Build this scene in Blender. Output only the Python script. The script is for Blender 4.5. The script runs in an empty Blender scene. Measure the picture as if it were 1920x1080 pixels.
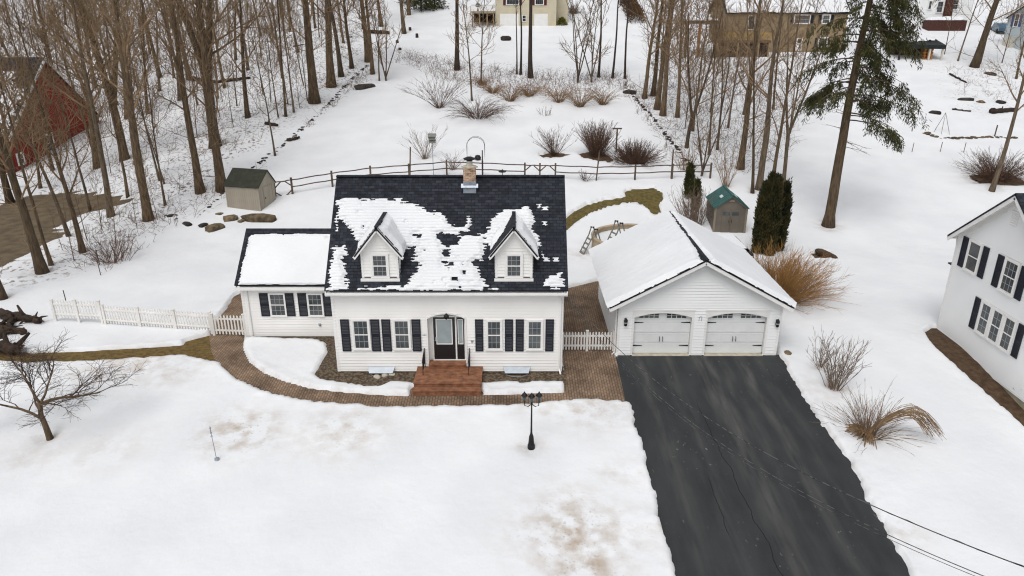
import bpy, math, random
import numpy as np
from mathutils import Vector
random.seed(7); RNG = np.random.default_rng(11)
scene = bpy.context.scene
COL = scene.collection
V3 = lambda *a: np.array(a, float)

# ------------------------------------------------------------------ camera
CAM = V3(0, 0, 15.0); F = 1340.0; PITCH = math.radians(21.2)
CP, SP = math.cos(PITCH), math.sin(PITCH)
FW, UP, RT = V3(0, CP, -SP), V3(0, SP, CP), V3(1, 0, 0)
cd = bpy.data.cameras.new('camera'); cam = bpy.data.objects.new('camera', cd); COL.objects.link(cam)
cam.location = CAM; cam.rotation_euler = (math.pi/2 - PITCH, 0, 0)
cd.sensor_width = 36; cd.lens = 36*F/1920; cd.clip_end = 2000; cd.clip_start = .1
scene.camera = cam

# ------------------------------------------------------------------ terrain
def sm(t):
    t = np.clip(t, 0, 1); return t*t*(3-2*t)
_py = np.array([-20, 8, 16, 25, 29.2, 46, 52, 58, 66, 78, 92, 105, 122, 140, 170, 260, 420], float)
_pz = np.array([-3, -1.7, -.95, -.28, 0, 0, .75, 1.9, 3.0, 4.9, 7.0, 9.5, 12.6, 16.6, 22, 36, 55], float)
_ty = np.arange(-20, 420, .25); _tz = np.interp(_ty, _py, _pz)
_k = np.exp(-np.linspace(-2, 2, 13)**2); _k /= _k.sum()
_tz = np.convolve(np.pad(_tz, 6, mode='edge'), _k, 'valid')
def base(X, Y):
    X = np.asarray(X, float); Y = np.asarray(Y, float)
    k = sm((-24-X)/22)
    ye = np.where(Y > 46, np.maximum(Y-20*k, 46), Y)
    z = np.interp(ye, _ty, _tz)
    return z - .55*sm((X-15)/6)*sm((32-Y)/7)
def ray(px, py):
    d = FW + RT*(px-960)/F + UP*(540-py)/F
    return d/np.linalg.norm(d)
_ts = np.concatenate([np.arange(12, 90, .05), np.arange(90, 400, .3)])
def G(px, py, dz=0.):
    d = ray(px, py); P = CAM + _ts[:, None]*d
    h = P[:, 2]-dz-base(P[:, 0], P[:, 1])
    i = int(np.argmax(h < 0)) if (h < 0).any() else len(_ts)-1
    a = h[i-1]/(h[i-1]-h[i]) if i and h[i] < 0 else 0
    t = _ts[i-1]+a*(_ts[i]-_ts[i-1]); p = CAM+t*d
    return V3(p[0], p[1], float(base(p[0], p[1])))
def onY(px, py, Y):
    d = ray(px, py); t = Y/d[1]; return CAM+t*d
def onX(px, py, X):
    d = ray(px, py); t = X/d[0]; return CAM+t*d
def onP(px, py, P0, N):
    d = ray(px, py); t = np.dot(P0-CAM, N)/np.dot(d, N); return CAM+t*d
def wrect(x0, x1, y0, y1, Y):
    xm, ym = (x0+x1)/2, (y0+y1)/2
    return (onY(x0, ym, Y)[0], onY(x1, ym, Y)[0], onY(xm, y1, Y)[2], onY(xm, y0, Y)[2])

# ------------------------------------------------------------------ noise (numpy)
def vnoise(x, y, seed=0):
    x = np.asarray(x, float); y = np.asarray(y, float)
    xi = np.floor(x).astype(np.int64); yi = np.floor(y).astype(np.int64)
    fx = x-xi; fy = y-yi; fx = fx*fx*(3-2*fx); fy = fy*fy*(3-2*fy)
    def hsh(a, b):
        n = (a*374761393 + b*668265263 + seed*1442695041) & 0x7fffffff
        n = ((n ^ (n >> 13))*1274126177) & 0x7fffffff
        n = (n ^ (n >> 16)) & 0xffff
        return n/65535.0
    return (hsh(xi, yi)*(1-fx)+hsh(xi+1, yi)*fx)*(1-fy)+(hsh(xi, yi+1)*(1-fx)+hsh(xi+1, yi+1)*fx)*fy-.5
def fbm(x, y, o=4, seed=0):
    s = 0; a = 1
    for i in range(o):
        s = s+a*vnoise(x, y, seed+i); x = x*2.03+7.1; y = y*2.03+3.7; a *= .5
    return s
def sdf(poly, X, Y):
    """signed distance, positive inside"""
    P = np.asarray(poly, float)[:, :2]; d2 = np.full(X.shape, 1e18); ins = np.zeros(X.shape, bool)
    n = len(P)
    for i in range(n):
        a = P[i]; b = P[(i+1) % n]; e = b-a
        wx = X-a[0]; wy = Y-a[1]
        t = np.clip((wx*e[0]+wy*e[1])/max(e@e, 1e-12), 0, 1)
        d2 = np.minimum(d2, (wx-t*e[0])**2+(wy-t*e[1])**2)
        c = (a[1] > Y) != (b[1] > Y)
        if abs(e[1]) > 1e-12:
            ins ^= c & (X < e[0]*(Y-a[1])/e[1]+a[0])
    d = np.sqrt(d2)
    return np.where(ins, d, -d)

# ------------------------------------------------------------------ mesh builder
_fc = {}
def _ringfaces(m, n):
    if (m, n) not in _fc:
        f = []
        for i in range(m-1):
            for j in range(n):
                k = (j+1) % n
                f.append((i*n+j, i*n+k, (i+1)*n+k, (i+1)*n+j))
        f.append(tuple(range(n-1, -1, -1))); f.append(tuple((m-1)*n+j for j in range(n)))
        _fc[(m, n)] = f
    return _fc[(m, n)]
def unit(v):
    v = np.asarray(v, float); return v/max(np.linalg.norm(v), 1e-9)
Z = V3(0, 0, 1)
class MB:
    def __init__(s): s.v = []; s.f = []; s.n = 0; s.m = []; s.cur = 0
    def add(s, verts, faces):
        o = s.n; s.v.append(np.asarray(verts, float).reshape(-1, 3)); s.n += len(s.v[-1])
        s.f.extend([tuple(i+o for i in f) for f in faces]); s.m.extend([s.cur]*len(faces))
        return s
    def box(s, x0, x1, y0, y1, z0, z1):
        return s.obox(V3((x0+x1)/2, (y0+y1)/2, (z0+z1)/2), V3(1, 0, 0), V3(0, 1, 0), abs(x1-x0), abs(y1-y0), abs(z1-z0))
    def obox(s, c, u, n, su, sn, sz, w=None):
        c = np.asarray(c, float); u = np.asarray(u, float); n = np.asarray(n, float); w = Z if w is None else np.asarray(w, float)
        P = [c+u*su/2*a+n*sn/2*b+w*sz/2*d for d in (-1, 1) for a, b in ((-1, -1), (1, -1), (1, 1), (-1, 1))]
        return s.add(P, [(3, 2, 1, 0), (4, 5, 6, 7), (0, 1, 5, 4), (1, 2, 6, 5), (2, 3, 7, 6), (3, 0, 4, 7)])
    def bar(s, a, b, w, h, up=Z):
        a = np.asarray(a, float); b = np.asarray(b, float); d = b-a; L = np.linalg.norm(d); d = d/L
        n = np.cross(up, d); n = unit(n) if np.linalg.norm(n) > 1e-6 else V3(1, 0, 0)
        return s.obox((a+b)/2, d, n, L, w, h, np.cross(d, n))
    def slab(s, P, t, nrm=None):
        P = [np.asarray(p, float) for p in P]; n = unit(np.cross(P[1]-P[0], P[2]-P[0])) if nrm is None else unit(nrm)
        k = len(P); q = P+[p-n*t for p in P]
        return s.add(q, [tuple(range(k)), tuple(range(2*k-1, k-1, -1))]+[(i, i+k, (i+1) % k+k, (i+1) % k) for i in range(k)])
    def poly(s, P): return s.add(P, [tuple(range(len(P)))])
    def tube(s, pts, rad, n=5):
        P = np.asarray(pts, float); m = len(P); r = np.broadcast_to(np.asarray(rad, float), (m,))
        T = np.gradient(P, axis=0); T /= np.maximum(np.linalg.norm(T, axis=1, keepdims=True), 1e-9)
        ref = V3(1, 0, 0) if abs(T[m//2][2]) > .8 else V3(0, 0, 1)
        U = np.cross(T, ref); U /= np.maximum(np.linalg.norm(U, axis=1, keepdims=True), 1e-9); W = np.cross(T, U)
        a = np.arange(n)*2*math.pi/n
        R = P[:, None]+r[:, None, None]*(np.cos(a)[None, :, None]*U[:, None]+np.sin(a)[None, :, None]*W[:, None])
        return s.add(R.reshape(-1, 3), _ringfaces(m, n))
    def lathe(s, c, prof, n=16):
        c = np.asarray(c, float); a = np.arange(n)*2*math.pi/n
        R = np.array([[(c[0]+r*math.cos(t), c[1]+r*math.sin(t), c[2]+z) for t in a] for r, z in prof])
        return s.add(R.reshape(-1, 3), _ringfaces(len(prof), n))
    def build(s, name, mat, parent=None, world=True, smooth=False):
        v = np.concatenate(s.v) if s.v else np.zeros((0, 3))
        if parent is not None and world:
            r = parent
            while r.parent: r = r.parent
            v = v-np.array(r.location)
        me = bpy.data.meshes.new(name)
        me.from_pydata(v.tolist(), [], s.f)
        for mm in (mat if isinstance(mat, (list, tuple)) else [mat]): me.materials.append(mm)
        if isinstance(mat, (list, tuple)): me.polygons.foreach_set('material_index', s.m)
        if smooth: me.polygons.foreach_set('use_smooth', [True]*len(me.polygons))
        me.update()
        o = bpy.data.objects.new(name, me); COL.objects.link(o)
        if parent is not None: o.parent = parent
        return o
def tag(o, label, cat, group=None, kind=None):
    o['label'] = label; o['category'] = cat
    if group: o['group'] = group
    if kind: o['kind'] = kind
    return o
def thing(name, label, cat, loc=(0, 0, 0), rz=0, group=None, scale=1):
    o = bpy.data.objects.new(name, None); COL.objects.link(o); o.empty_display_size = .3
    o.location = [float(c) for c in loc]; o.rotation_euler = (0, 0, rz); o.scale = (scale,)*3
    return tag(o, label, cat, group)
def link_mesh(name, me, parent):
    o = bpy.data.objects.new(name, me); COL.objects.link(o); o.parent = parent; return o
def copy_thing(root, loc, rz=0, scale=1, label=None):
    r = root.copy(); COL.objects.link(r); r.location = [float(c) for c in loc]; r.rotation_euler = (0, 0, rz); r.scale = (scale,)*3
    if label: r['label'] = label
    for ch in list(root.children):
        c = ch.copy(); COL.objects.link(c); c.parent = r
        for g in list(ch.children):
            d = g.copy(); COL.objects.link(d); d.parent = c
    return r

# ------------------------------------------------------------------ materials
def mat(name, c1, c2=None, scale=8, rough=.8, bump=0, bscale=None, spec=.3, metal=0, rand=0, stretch=(1, 1, 1), detail=5, coord='Object', ramp=(.35, .65)):
    m = bpy.data.materials.new(name); m.use_nodes = True; nt = m.node_tree; N = nt.nodes; L = nt.links
    b = N['Principled BSDF']; b.inputs['Roughness'].default_value = rough; b.inputs['Specular IOR Level'].default_value = spec; b.inputs['Metallic'].default_value = metal
    b.inputs['Base Color'].default_value = (*c1, 1)
    if c2 is None and not bump and not rand: return m
    if coord == 'World': src = N.new('ShaderNodeNewGeometry').outputs['Position']
    else: src = N.new('ShaderNodeTexCoord').outputs['Object']
    mp = N.new('ShaderNodeMapping'); mp.inputs['Scale'].default_value = stretch; L.new(src, mp.inputs[0])
    out = None
    if c2 is not None:
        nz = N.new('ShaderNodeTexNoise'); nz.inputs['Scale'].default_value = scale; nz.inputs['Detail'].default_value = detail; L.new(mp.outputs[0], nz.inputs[0])
        mr = N.new('ShaderNodeMapRange'); mr.inputs[1].default_value, mr.inputs[2].default_value = ramp; L.new(nz.outputs[0], mr.inputs[0])
        mx = N.new('ShaderNodeMix'); mx.data_type = 'RGBA'; mx.inputs['A'].default_value = (*c1, 1); mx.inputs['B'].default_value = (*c2, 1); L.new(mr.outputs[0], mx.inputs['Factor'])
        out = mx.outputs['Result']
    if rand:
        oi = N.new('ShaderNodeObjectInfo'); hs = N.new('ShaderNodeHueSaturation')
        mr2 = N.new('ShaderNodeMapRange'); mr2.inputs[3].default_value = 1-rand; mr2.inputs[4].default_value = 1+rand; L.new(oi.outputs['Random'], mr2.inputs[0]); L.new(mr2.outputs[0], hs.inputs['Value'])
        if out is not None: L.new(out, hs.inputs['Color'])
        else: hs.inputs['Color'].default_value = (*c1, 1)
        out = hs.outputs[0]
    if out is not None: L.new(out, b.inputs['Base Color'])
    if bump:
        n2 = N.new('ShaderNodeTexNoise'); n2.inputs['Scale'].default_value = bscale or scale*3; n2.inputs['Detail'].default_value = 4; L.new(mp.outputs[0], n2.inputs[0])
        bp = N.new('ShaderNodeBump'); bp.inputs['Strength'].default_value = 1; bp.inputs['Distance'].default_value = bump; L.new(n2.outputs[0], bp.inputs['Height']); L.new(bp.outputs[0], b.inputs['Normal'])
    return m
def brickmat(name, c1, c2, mortar, w, h, vec, mort=.012, rough=.85, bump=.004, noise=.5, nscale=3, bias=0):
    """vec: function(nodes, links, position socket) -> vector socket"""
    m = bpy.data.materials.new(name); m.use_nodes = True; nt = m.node_tree; N = nt.nodes; L = nt.links
    b = N['Principled BSDF']; b.inputs['Roughness'].default_value = rough; b.inputs['Specular IOR Level'].default_value = .25
    g = N.new('ShaderNodeNewGeometry'); v = vec(N, L, g.outputs['Position'])
    br = N.new('ShaderNodeTexBrick'); L.new(v, br.inputs[0]); br.inputs['Scale'].default_value = 1
    br.inputs['Color1'].default_value = (*c1, 1); br.inputs['Color2'].default_value = (*c2, 1); br.inputs['Mortar'].default_value = (*mortar, 1)
    br.inputs['Mortar Size'].default_value = mort; br.inputs['Brick Width'].default_value = w; br.inputs['Row Height'].default_value = h; br.inputs['Bias'].default_value = bias; br.inputs['Mortar Smooth'].default_value = .2
    nz = N.new('ShaderNodeTexNoise'); nz.inputs['Scale'].default_value = nscale; nz.inputs['Detail'].default_value = 6; L.new(g.outputs['Position'], nz.inputs[0])
    mr = N.new('ShaderNodeMapRange'); mr.inputs[1].default_value = .3; mr.inputs[2].default_value = .7; mr.inputs[3].default_value = 1-noise; mr.inputs[4].default_value = 1+noise; L.new(nz.outputs[0], mr.inputs[0])
    hs = N.new('ShaderNodeHueSaturation'); L.new(br.outputs[0], hs.inputs['Color']); L.new(mr.outputs[0], hs.inputs['Value']); L.new(hs.outputs[0], b.inputs['Base Color'])
    bp = N.new('ShaderNodeBump'); bp.inputs['Distance'].default_value = bump; bp.invert = True; L.new(br.outputs['Fac'], bp.inputs['Height']); L.new(bp.outputs[0], b.inputs['Normal'])
    return m
def swz(a, b, ka=1, kb=1):
    def f(N, L, p):
        s = N.new('ShaderNodeSeparateXYZ'); L.new(p, s.inputs[0]); c = N.new('ShaderNodeCombineXYZ')
        for i, (ax, k) in enumerate(((a, ka), (b, kb))):
            q = N.new('ShaderNodeMath'); q.operation = 'MULTIPLY'; q.inputs[1].default_value = k; L.new(s.outputs[ax], q.inputs[0]); L.new(q.outputs[0], c.inputs[i])
        return c.outputs[0]
    return f
def face_brick(N, L, p):          # (x+y, z): brick faces of upright masonry
    s = N.new('ShaderNodeSeparateXYZ'); L.new(p, s.inputs[0]); c = N.new('ShaderNodeCombineXYZ')
    L.new(s.outputs[0], c.inputs[0]); q2 = N.new('ShaderNodeMath'); L.new(s.outputs[2], q2.inputs[0]); L.new(s.outputs[1], q2.inputs[1]); L.new(q2.outputs[0], c.inputs[1])
    return c.outputs[0]

M = {}
M['siding'] = mat('white_siding', (.84, .825, .80), (.79, .775, .745), .6, .55, spec=.35, coord='World', stretch=(1, 1, .4))
M['siding_cool'] = mat('cool_white_siding', (.84, .845, .84), (.80, .805, .80), .6, .55, spec=.35, coord='World')
M['trim'] = mat('white_trim', (.80, .79, .77), (.75, .74, .72), 2, .5)
M['vinyl'] = mat('white_vinyl_fence', (.80, .78, .75), (.70, .68, .64), 1.2, .5, coord='World')
M['shutter'] = mat('navy_black_shutter', (.010, .012, .02), (.016, .018, .027), 3, .5)
M['glass'] = mat('window_glass', (.035, .042, .048), (.085, .09, .09), 1.3, .06, spec=.42, coord='World', rand=.55)  # random brightness per pane imitates varied reflections in the colour
M['glass_pale'] = mat('frosted_door_glass', (.33, .38, .39), (.26, .30, .31), 1.5, .12, spec=.6, coord='World')
M['door_black'] = mat('black_door_paint', (.010, .010, .011), None, rough=.35, spec=.5)
M['garage_door'] = mat('garage_door_panel', (.74, .75, .74), (.70, .71, .70), 1.5, .5, coord='World')
M['black_metal'] = mat('black_metal', (.006, .006, .007), (.012, .012, .013), 9, .5, spec=.3)
M['galv'] = mat('galvanised_metal', (.38, .42, .47), (.28, .31, .35), 6, .4, metal=.5)
M['concrete'] = mat('concrete', (.42, .38, .27), (.33, .30, .22), 3, .9, bump=.004, coord='World')
M['concrete_pale'] = mat('pale_concrete', (.50, .46, .36), (.38, .34, .27), 5, .9, bump=.004, coord='World')
M['shingle'] = brickmat('dark_shingle_roof', (.012, .0145, .021), (.030, .034, .044), (.006, .007, .010), .30, .145, swz(0, 2, 1, 1.38), .010, .85, .012, .35, 5)
M['shingle_y'] = brickmat('dark_shingle_side_roof', (.014, .016, .021), (.028, .031, .038), (.007, .008, .010), .30, .145, swz(1, 2, 1, 2.0), .010, .85, .012, .35, 5)
M['paver'] = brickmat('brown_paver', (.175, .115, .074), (.245, .168, .112), (.085, .062, .045), .23, .115, swz(1, 0), .014, .85, .008, .40, .9)
M['step_brick'] = brickmat('red_step_brick', (.29, .115, .052), (.21, .080, .038), (.16, .11, .08), .21, .075, face_brick, .009, .8, .004, .35, 4)
M['chim_brick'] = brickmat('chimney_brick', (.33, .115, .055), (.44, .28, .17), (.42, .37, .30), .21, .075, face_brick, .014, .85, .004, .45, 7)
M['mulch'] = mat('stony_mulch', (.055, .038, .024), (.155, .118, .080), 9, .95, bump=.05, bscale=14, coord='World', ramp=(.42, .6))
M['grass'] = mat('winter_grass', (.185, .118, .034), (.085, .060, .022), 5, .95, bump=.05, bscale=20, coord='World')
M['grass_green'] = mat('winter_grass_green', (.150, .112, .032), (.078, .064, .022), 4, .95, bump=.05, bscale=20, coord='World')
M['dirt'] = mat('bare_dirt', (.150, .112, .068), (.085, .063, .040), 1.2, .95, bump=.06, bscale=6, coord='World')
M['soil'] = mat('dark_soil', (.055, .032, .018), (.10, .062, .036), 4, .95, bump=.04, bscale=12, coord='World')
M['bark'] = mat('bark', (.140, .096, .055), (.058, .040, .025), 5, .9, bump=.03, bscale=9, rand=.45, stretch=(2, 2, .35))
M['bark_grey'] = mat('grey_bark', (.150, .112, .074), (.068, .050, .034), 5, .9, bump=.03, bscale=9, rand=.25, stretch=(2, 2, .35))
M['bark_dark'] = mat('dark_bark', (.060, .042, .031), (.026, .019, .015), 5, .9, bump=.02, bscale=9, rand=.2, stretch=(2, 2, .35))
M['twig'] = mat('twig', (.26, .175, .100), (.150, .100, .058), 2, .9, rand=.25)
M['twig_dark'] = mat('dark_twig', (.045, .030, .024), (.075, .048, .035), 3, .9)
M['twig_red'] = mat('reddish_twig', (.145, .080, .052), (.080, .048, .035), 3, .9, rand=.2)
M['twig_pale'] = mat('pale_twig', (.22, .16, .115), (.14, .10, .075), 3, .9, rand=.2)
M['straw'] = mat('straw_stem', (.27, .165, .082), (.15, .092, .048), 3, .9, rand=.15)
M['gold'] = mat('golden_stem', (.37, .195, .060), (.19, .100, .034), 1.2, .85)
M['conifer'] = mat('conifer_needles', (.026, .031, .007), (.070, .068, .016), 1.5, .8, coord='World', rand=.1)
M['cedar'] = mat('cedar_foliage', (.016, .021, .006), (.062, .050, .014), 1.6, .85, coord='World', rand=.15)
M['yew'] = mat('yellow_green_foliage', (.17, .16, .02), (.07, .075, .015), 2, .85, coord='World')
M['oakleaf'] = mat('brown_leaves', (.11, .062, .030), (.06, .036, .020), 2, .9, coord='World')
M['rail'] = mat('weathered_rail', (.125, .088, .062), (.070, .050, .038), 3, .9, stretch=(1, 1, 1), bump=.01)
M['wood_tan'] = mat('tan_wood', (.34, .25, .15), (.25, .18, .10), 3, .75)
M['wood_grey'] = mat('grey_wood', (.22, .22, .20), (.15, .15, .135), 3, .8)
M['rock'] = mat('rock', (.20, .145, .080), (.06, .045, .03), 2.5, .9, bump=.05, bscale=5, rand=.35)
M['rock_dark'] = mat('dark_rock', (.055, .045, .038), (.02, .017, .015), 2.5, .9, bump=.05, bscale=5, rand=.35)
M['log'] = mat('dark_log', (.055, .035, .024), (.022, .015, .011), 3, .9, bump=.03, rand=.3)
M['shed_beige'] = mat('beige_shed_panel', (.36, .32, .255), (.30, .265, .21), 1.2, .7, coord='World', stretch=(1, 1, .2))
M['shed_roof'] = mat('dark_green_roof', (.022, .026, .017), (.036, .038, .026), 3, .8, coord='World')
M['shed_tan'] = mat('taupe_shed_panel', (.155, .135, .108), (.125, .108, .086), 1.5, .6, coord='World')
M['shed_tan_light'] = mat('light_taupe_trim', (.22, .18, .135), None, rough=.6)
M['teal'] = mat('teal_roof', (.045, .125, .115), (.03, .09, .083), 3, .5, coord='World')
M['skylight'] = mat('pale_skylight', (.55, .62, .62), None, rough=.3)
M['red_barn'] = mat('red_barn_board', (.27, .028, .016), (.17, .018, .012), 1.2, .8, coord='World', stretch=(1, 3, .3))
M['yellow'] = mat('cream_siding', (.60, .54, .40), (.54, .48, .35), 1, .7, coord='World')
M['tan'] = mat('tan_siding', (.30, .225, .135), (.25, .185, .11), 1, .7, coord='World')
M['paleblue'] = mat('pale_blue_siding', (.50, .56, .58), (.46, .52, .54), 1, .7, coord='World')
M['blue'] = mat('blue_shutter', (.04, .10, .30), None, rough=.5)
M['maroon'] = mat('maroon_shutter', (.085, .015, .018), None, rough=.5)
M['redbrick'] = mat('dark_red_brick', (.085, .032, .024), (.05, .02, .016), 4, .85, coord='World')
M['pvc_beige'] = mat('beige_pool_wall', (.44, .35, .23), (.36, .28, .18), 2, .6)
M['muntin'] = mat('grey_muntin', (.30, .32, .33), None, rough=.5)
M['deck_brown'] = mat('brown_deck', (.17, .105, .058), (.11, .07, .042), 2, .85, coord='World')
M['clear_cover'] = mat('pale_plastic_cover', (.42, .47, .52), (.34, .39, .44), 3, .25, spec=.6)
M['rail_yellow'] = mat('yellowed_rail', (.42, .27, .07), (.32, .20, .06), 2, .8, coord='World')
M['car'] = mat('blue_car_paint', (.05, .12, .19), None, rough=.25, spec=.6)
M['rubber'] = mat('black_rubber', (.012, .012, .012), None, rough=.8)
M['amber'] = mat('orange_wood', (.42, .17, .045), (.28, .11, .03), 2, .8)
M['navy_tarp'] = mat('dark_tarp', (.012, .016, .018), (.022, .028, .028), 2, .6)
M['cream'] = mat('cream_render', (.55, .52, .45), None, rough=.8)
M['wire'] = mat('wire', (.03, .03, .032), (.10, .10, .10), 5, .6, ramp=(.5, .52))

# snow
def snowmat():
    m = bpy.data.materials.new('snow'); m.use_nodes = True; nt = m.node_tree; N = nt.nodes; L = nt.links
    b = N['Principled BSDF']; b.inputs['Roughness'].default_value = .75; b.inputs['Specular IOR Level'].default_value = .2
    g = N.new('ShaderNodeNewGeometry').outputs['Position']
    def noise(sc, det=5, st=None):
        n = N.new('ShaderNodeTexNoise'); n.inputs['Scale'].default_value = sc; n.inputs['Detail'].default_value = det
        if st:
            mp = N.new('ShaderNodeMapping'); mp.inputs['Scale'].default_value = st; L.new(g, mp.inputs[0]); L.new(mp.outputs[0], n.inputs[0])
        else: L.new(g, n.inputs[0])
        return n.outputs[0]
    def rng(s, a, b_, c=0, d=1):
        r = N.new('ShaderNodeMapRange'); r.inputs[1].default_value = a; r.inputs[2].default_value = b_; r.inputs[3].default_value = c; r.inputs[4].default_value = d; L.new(s, r.inputs[0]); return r.outputs[0]
    def mul(a, b_):
        q = N.new('ShaderNodeMath'); q.operation = 'MULTIPLY'; L.new(a, q.inputs[0])
        if isinstance(b_, float): q.inputs[1].default_value = b_
        else: L.new(b_, q.inputs[1])
        return q.outputs[0]
    def mix(f, A, B):
        x = N.new('ShaderNodeMix'); x.data_type = 'RGBA'; L.new(f, x.inputs['Factor'])
        for k, c in (('A', A), ('B', B)):
            if isinstance(c, tuple): x.inputs[k].default_value = (*c, 1)
            else: L.new(c, x.inputs[k])
        return x.outputs['Result']
    def attr(n):
        a = N.new('ShaderNodeAttribute'); a.attribute_name = n; return a.outputs['Fac']
    c = mix(rng(noise(.35, 4), .35, .65), (.75, .76, .772), (.695, .705, .72))
    c = mix(mul(attr('stain'), rng(noise(1.7, 7), .40, .66)), c, (.36, .27, .18))
    c = mix(mul(attr('stain'), rng(noise(9, 3), .60, .70, 0, .5)), c, (.20, .14, .09))
    lit = mul(rng(noise(3.2, 6, (1, .8, 1)), .54, .61), rng(noise(.45, 4), .38, .58))
    c = mix(mul(mul(attr('litter'), lit), .9), c, (.14, .095, .065))
    L.new(c, b.inputs['Base Color'])
    bp = N.new('ShaderNodeBump'); bp.inputs['Distance'].default_value = .05; bp.inputs['Strength'].default_value = .45; L.new(noise(3.5, 6), bp.inputs['Height']); L.new(bp.outputs[0], b.inputs['Normal'])
    return m
M['snow'] = snowmat()
def asphaltmat():
    m = bpy.data.materials.new('asphalt'); m.use_nodes = True; nt = m.node_tree; N = nt.nodes; L = nt.links
    b = N['Principled BSDF']; b.inputs['Roughness'].default_value = .75; b.inputs['Specular IOR Level'].default_value = .25
    g = N.new('ShaderNodeNewGeometry').outputs['Position']; sp = N.new('ShaderNodeSeparateXYZ'); L.new(g, sp.inputs[0])
    def noise(sc, det, st):
        n = N.new('ShaderNodeTexNoise'); n.inputs['Scale'].default_value = sc; n.inputs['Detail'].default_value = det
        mp = N.new('ShaderNodeMapping'); mp.inputs['Scale'].default_value = st; L.new(g, mp.inputs[0]); L.new(mp.outputs[0], n.inputs[0]); return n.outputs[0]
    def rng(s, a, b_, c=0, d=1):
        r = N.new('ShaderNodeMapRange'); r.inputs[1].default_value = a; r.inputs[2].default_value = b_; r.inputs[3].default_value = c; r.inputs[4].default_value = d; L.new(s, r.inputs[0]); return r.outputs[0]
    def math_(op, a, b_):
        q = N.new('ShaderNodeMath'); q.operation = op
        for i, x in enumerate((a, b_)):
            if isinstance(x, (int, float)): q.inputs[i].default_value = x
            else: L.new(x, q.inputs[i])
        return q.outputs[0]
    def mix(f, A, B):
        x = N.new('ShaderNodeMix'); x.data_type = 'RGBA'; L.new(f, x.inputs['Factor'])
        for k, c in (('A', A), ('B', B)):
            if isinstance(c, tuple): x.inputs[k].default_value = (*c, 1)
            else: L.new(c, x.inputs[k])
        return x.outputs['Result']
    c = mix(rng(noise(1.2, 5, (1, .35, 1)), .35, .65), (.025, .027, .029), (.038, .040, .041))
    # pale salt and dust streaks dragged along the drive by tyres
    wob = math_('MULTIPLY', rng(noise(.35, 2, (0, 1, 0)), .3, .7, -1, 1), .14)
    xs = math_('ADD', sp.outputs[0], wob)
    tot = None
    for cx, w, k in ((5.9, .22, .55), (7.15, .20, .45), (8.75, .28, .9), (10.5, .16, .8), (9.6, .15, .35), (11.4, .2, .25)):
        d = math_('ABSOLUTE', math_('SUBTRACT', xs, cx), 0)
        e = math_('MULTIPLY', rng(d, w*2.2, 0, 0, 1), k); tot = e if tot is None else math_('MAXIMUM', tot, e)
    f = math_('MULTIPLY', math_('MULTIPLY', tot, rng(noise(1.0, 6, (3.5, .45, 1)), .36, .70)), rng(sp.outputs[1], 14, 29, .35, 1))
    c = mix(f, c, (.125, .121, .113))
    sp2 = math_('MULTIPLY', rng(noise(7, 4, (1, .6, 1)), .66, .74), math_('MULTIPLY', rng(noise(.55, 3, (1, .6, 1)), .5, .62), .7))
    c = mix(sp2, c, (.22, .21, .20))
    cr = math_('SUBTRACT', math_('ADD', sp.outputs[0], math_('MULTIPLY', rng(noise(.9, 6, (0, 1, 0)), .3, .7, -1, 1), .10)), math_('SUBTRACT', 9.1, math_('MULTIPLY', sp.outputs[1], .055)))
    crack = math_('MULTIPLY', rng(math_('ABSOLUTE', cr, 0), .020, .006), rng(sp.outputs[1], 26.5, 25, 0, 1))
    c = mix(crack, c, (.006, .006, .006))
    cr2 = math_('SUBTRACT', math_('ADD', sp.outputs[0], math_('MULTIPLY', rng(noise(1.3, 6, (0, 1, 0)), .3, .7, -1, 1), .05)), 7.0)
    crack2 = math_('MULTIPLY', math_('MULTIPLY', rng(math_('ABSOLUTE', cr2, 0), .018, .006), rng(sp.outputs[1], 21.4, 21.2, 0, 1)), rng(sp.outputs[1], 18.4, 18.7, 0, 1))
    c = mix(crack2, c, (.006, .006, .006))
    L.new(c, b.inputs['Base Color'])
    bp = N.new('ShaderNodeBump'); bp.inputs['Distance'].default_value = .008; L.new(noise(40, 3, (1, 1, 1)), bp.inputs['Height']); L.new(bp.outputs[0], b.inputs['Normal'])
    return m
M['asphalt'] = asphaltmat()
# ------------------------------------------------------------------ cleared ground and snow
WELLS = []
def gp(*pts): return [G(p[0], p[1], .17 if len(p) > 2 else 0)[:2] for p in pts]   # third value: the edge is seen over the top of the snow
def ext(p, q, k):               # continue the line p->q past q by k metres
    p = np.array(p); q = np.array(q); return q+(q-p)/np.linalg.norm(q-p)*k
_dl = gp((1163, 674), (1182, 745), (1197, 800), (1216, 865), (1241, 965), (1270, 1078))
_dr = gp((1467, 674), (1497, 735), (1540, 800), (1590, 870), (1614, 915), (1618, 935), (1652, 985), (1676, 1030), (1700, 1076))
drive = _dl+[ext(_dl[-2], _dl[-1], 9)]+[ext(_dr[-3], _dr[-1], 9)]+_dr[::-1]
drive[0] = np.array([drive[0][0], 29.86]); drive[-1] = np.array([drive[-1][0], 29.86])
patio = gp((1066, 541), (1123, 527), (1133, 590), (1150, 668), (1164, 674), (1181, 750, 1), (1140, 746, 1), (1090, 743, 1), (1060, 741), (1060, 700), (1052, 640), (1056, 560))
walk = gp((396, 626), (404, 655), (417, 684, 1), (447, 709, 1), (496, 731, 1), (560, 746, 1), (640, 756, 1), (720, 760, 1), (800, 760, 1), (900, 758, 1), (1000, 754, 1), (1062, 748, 1), (1095, 742, 1),
          (1090, 735), (1040, 738), (905, 743), (900, 728), (772, 728), (768, 744), (720, 743), (640, 737), (580, 730), (530, 716), (492, 700), (466, 681), (455, 655), (458, 626))
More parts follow.
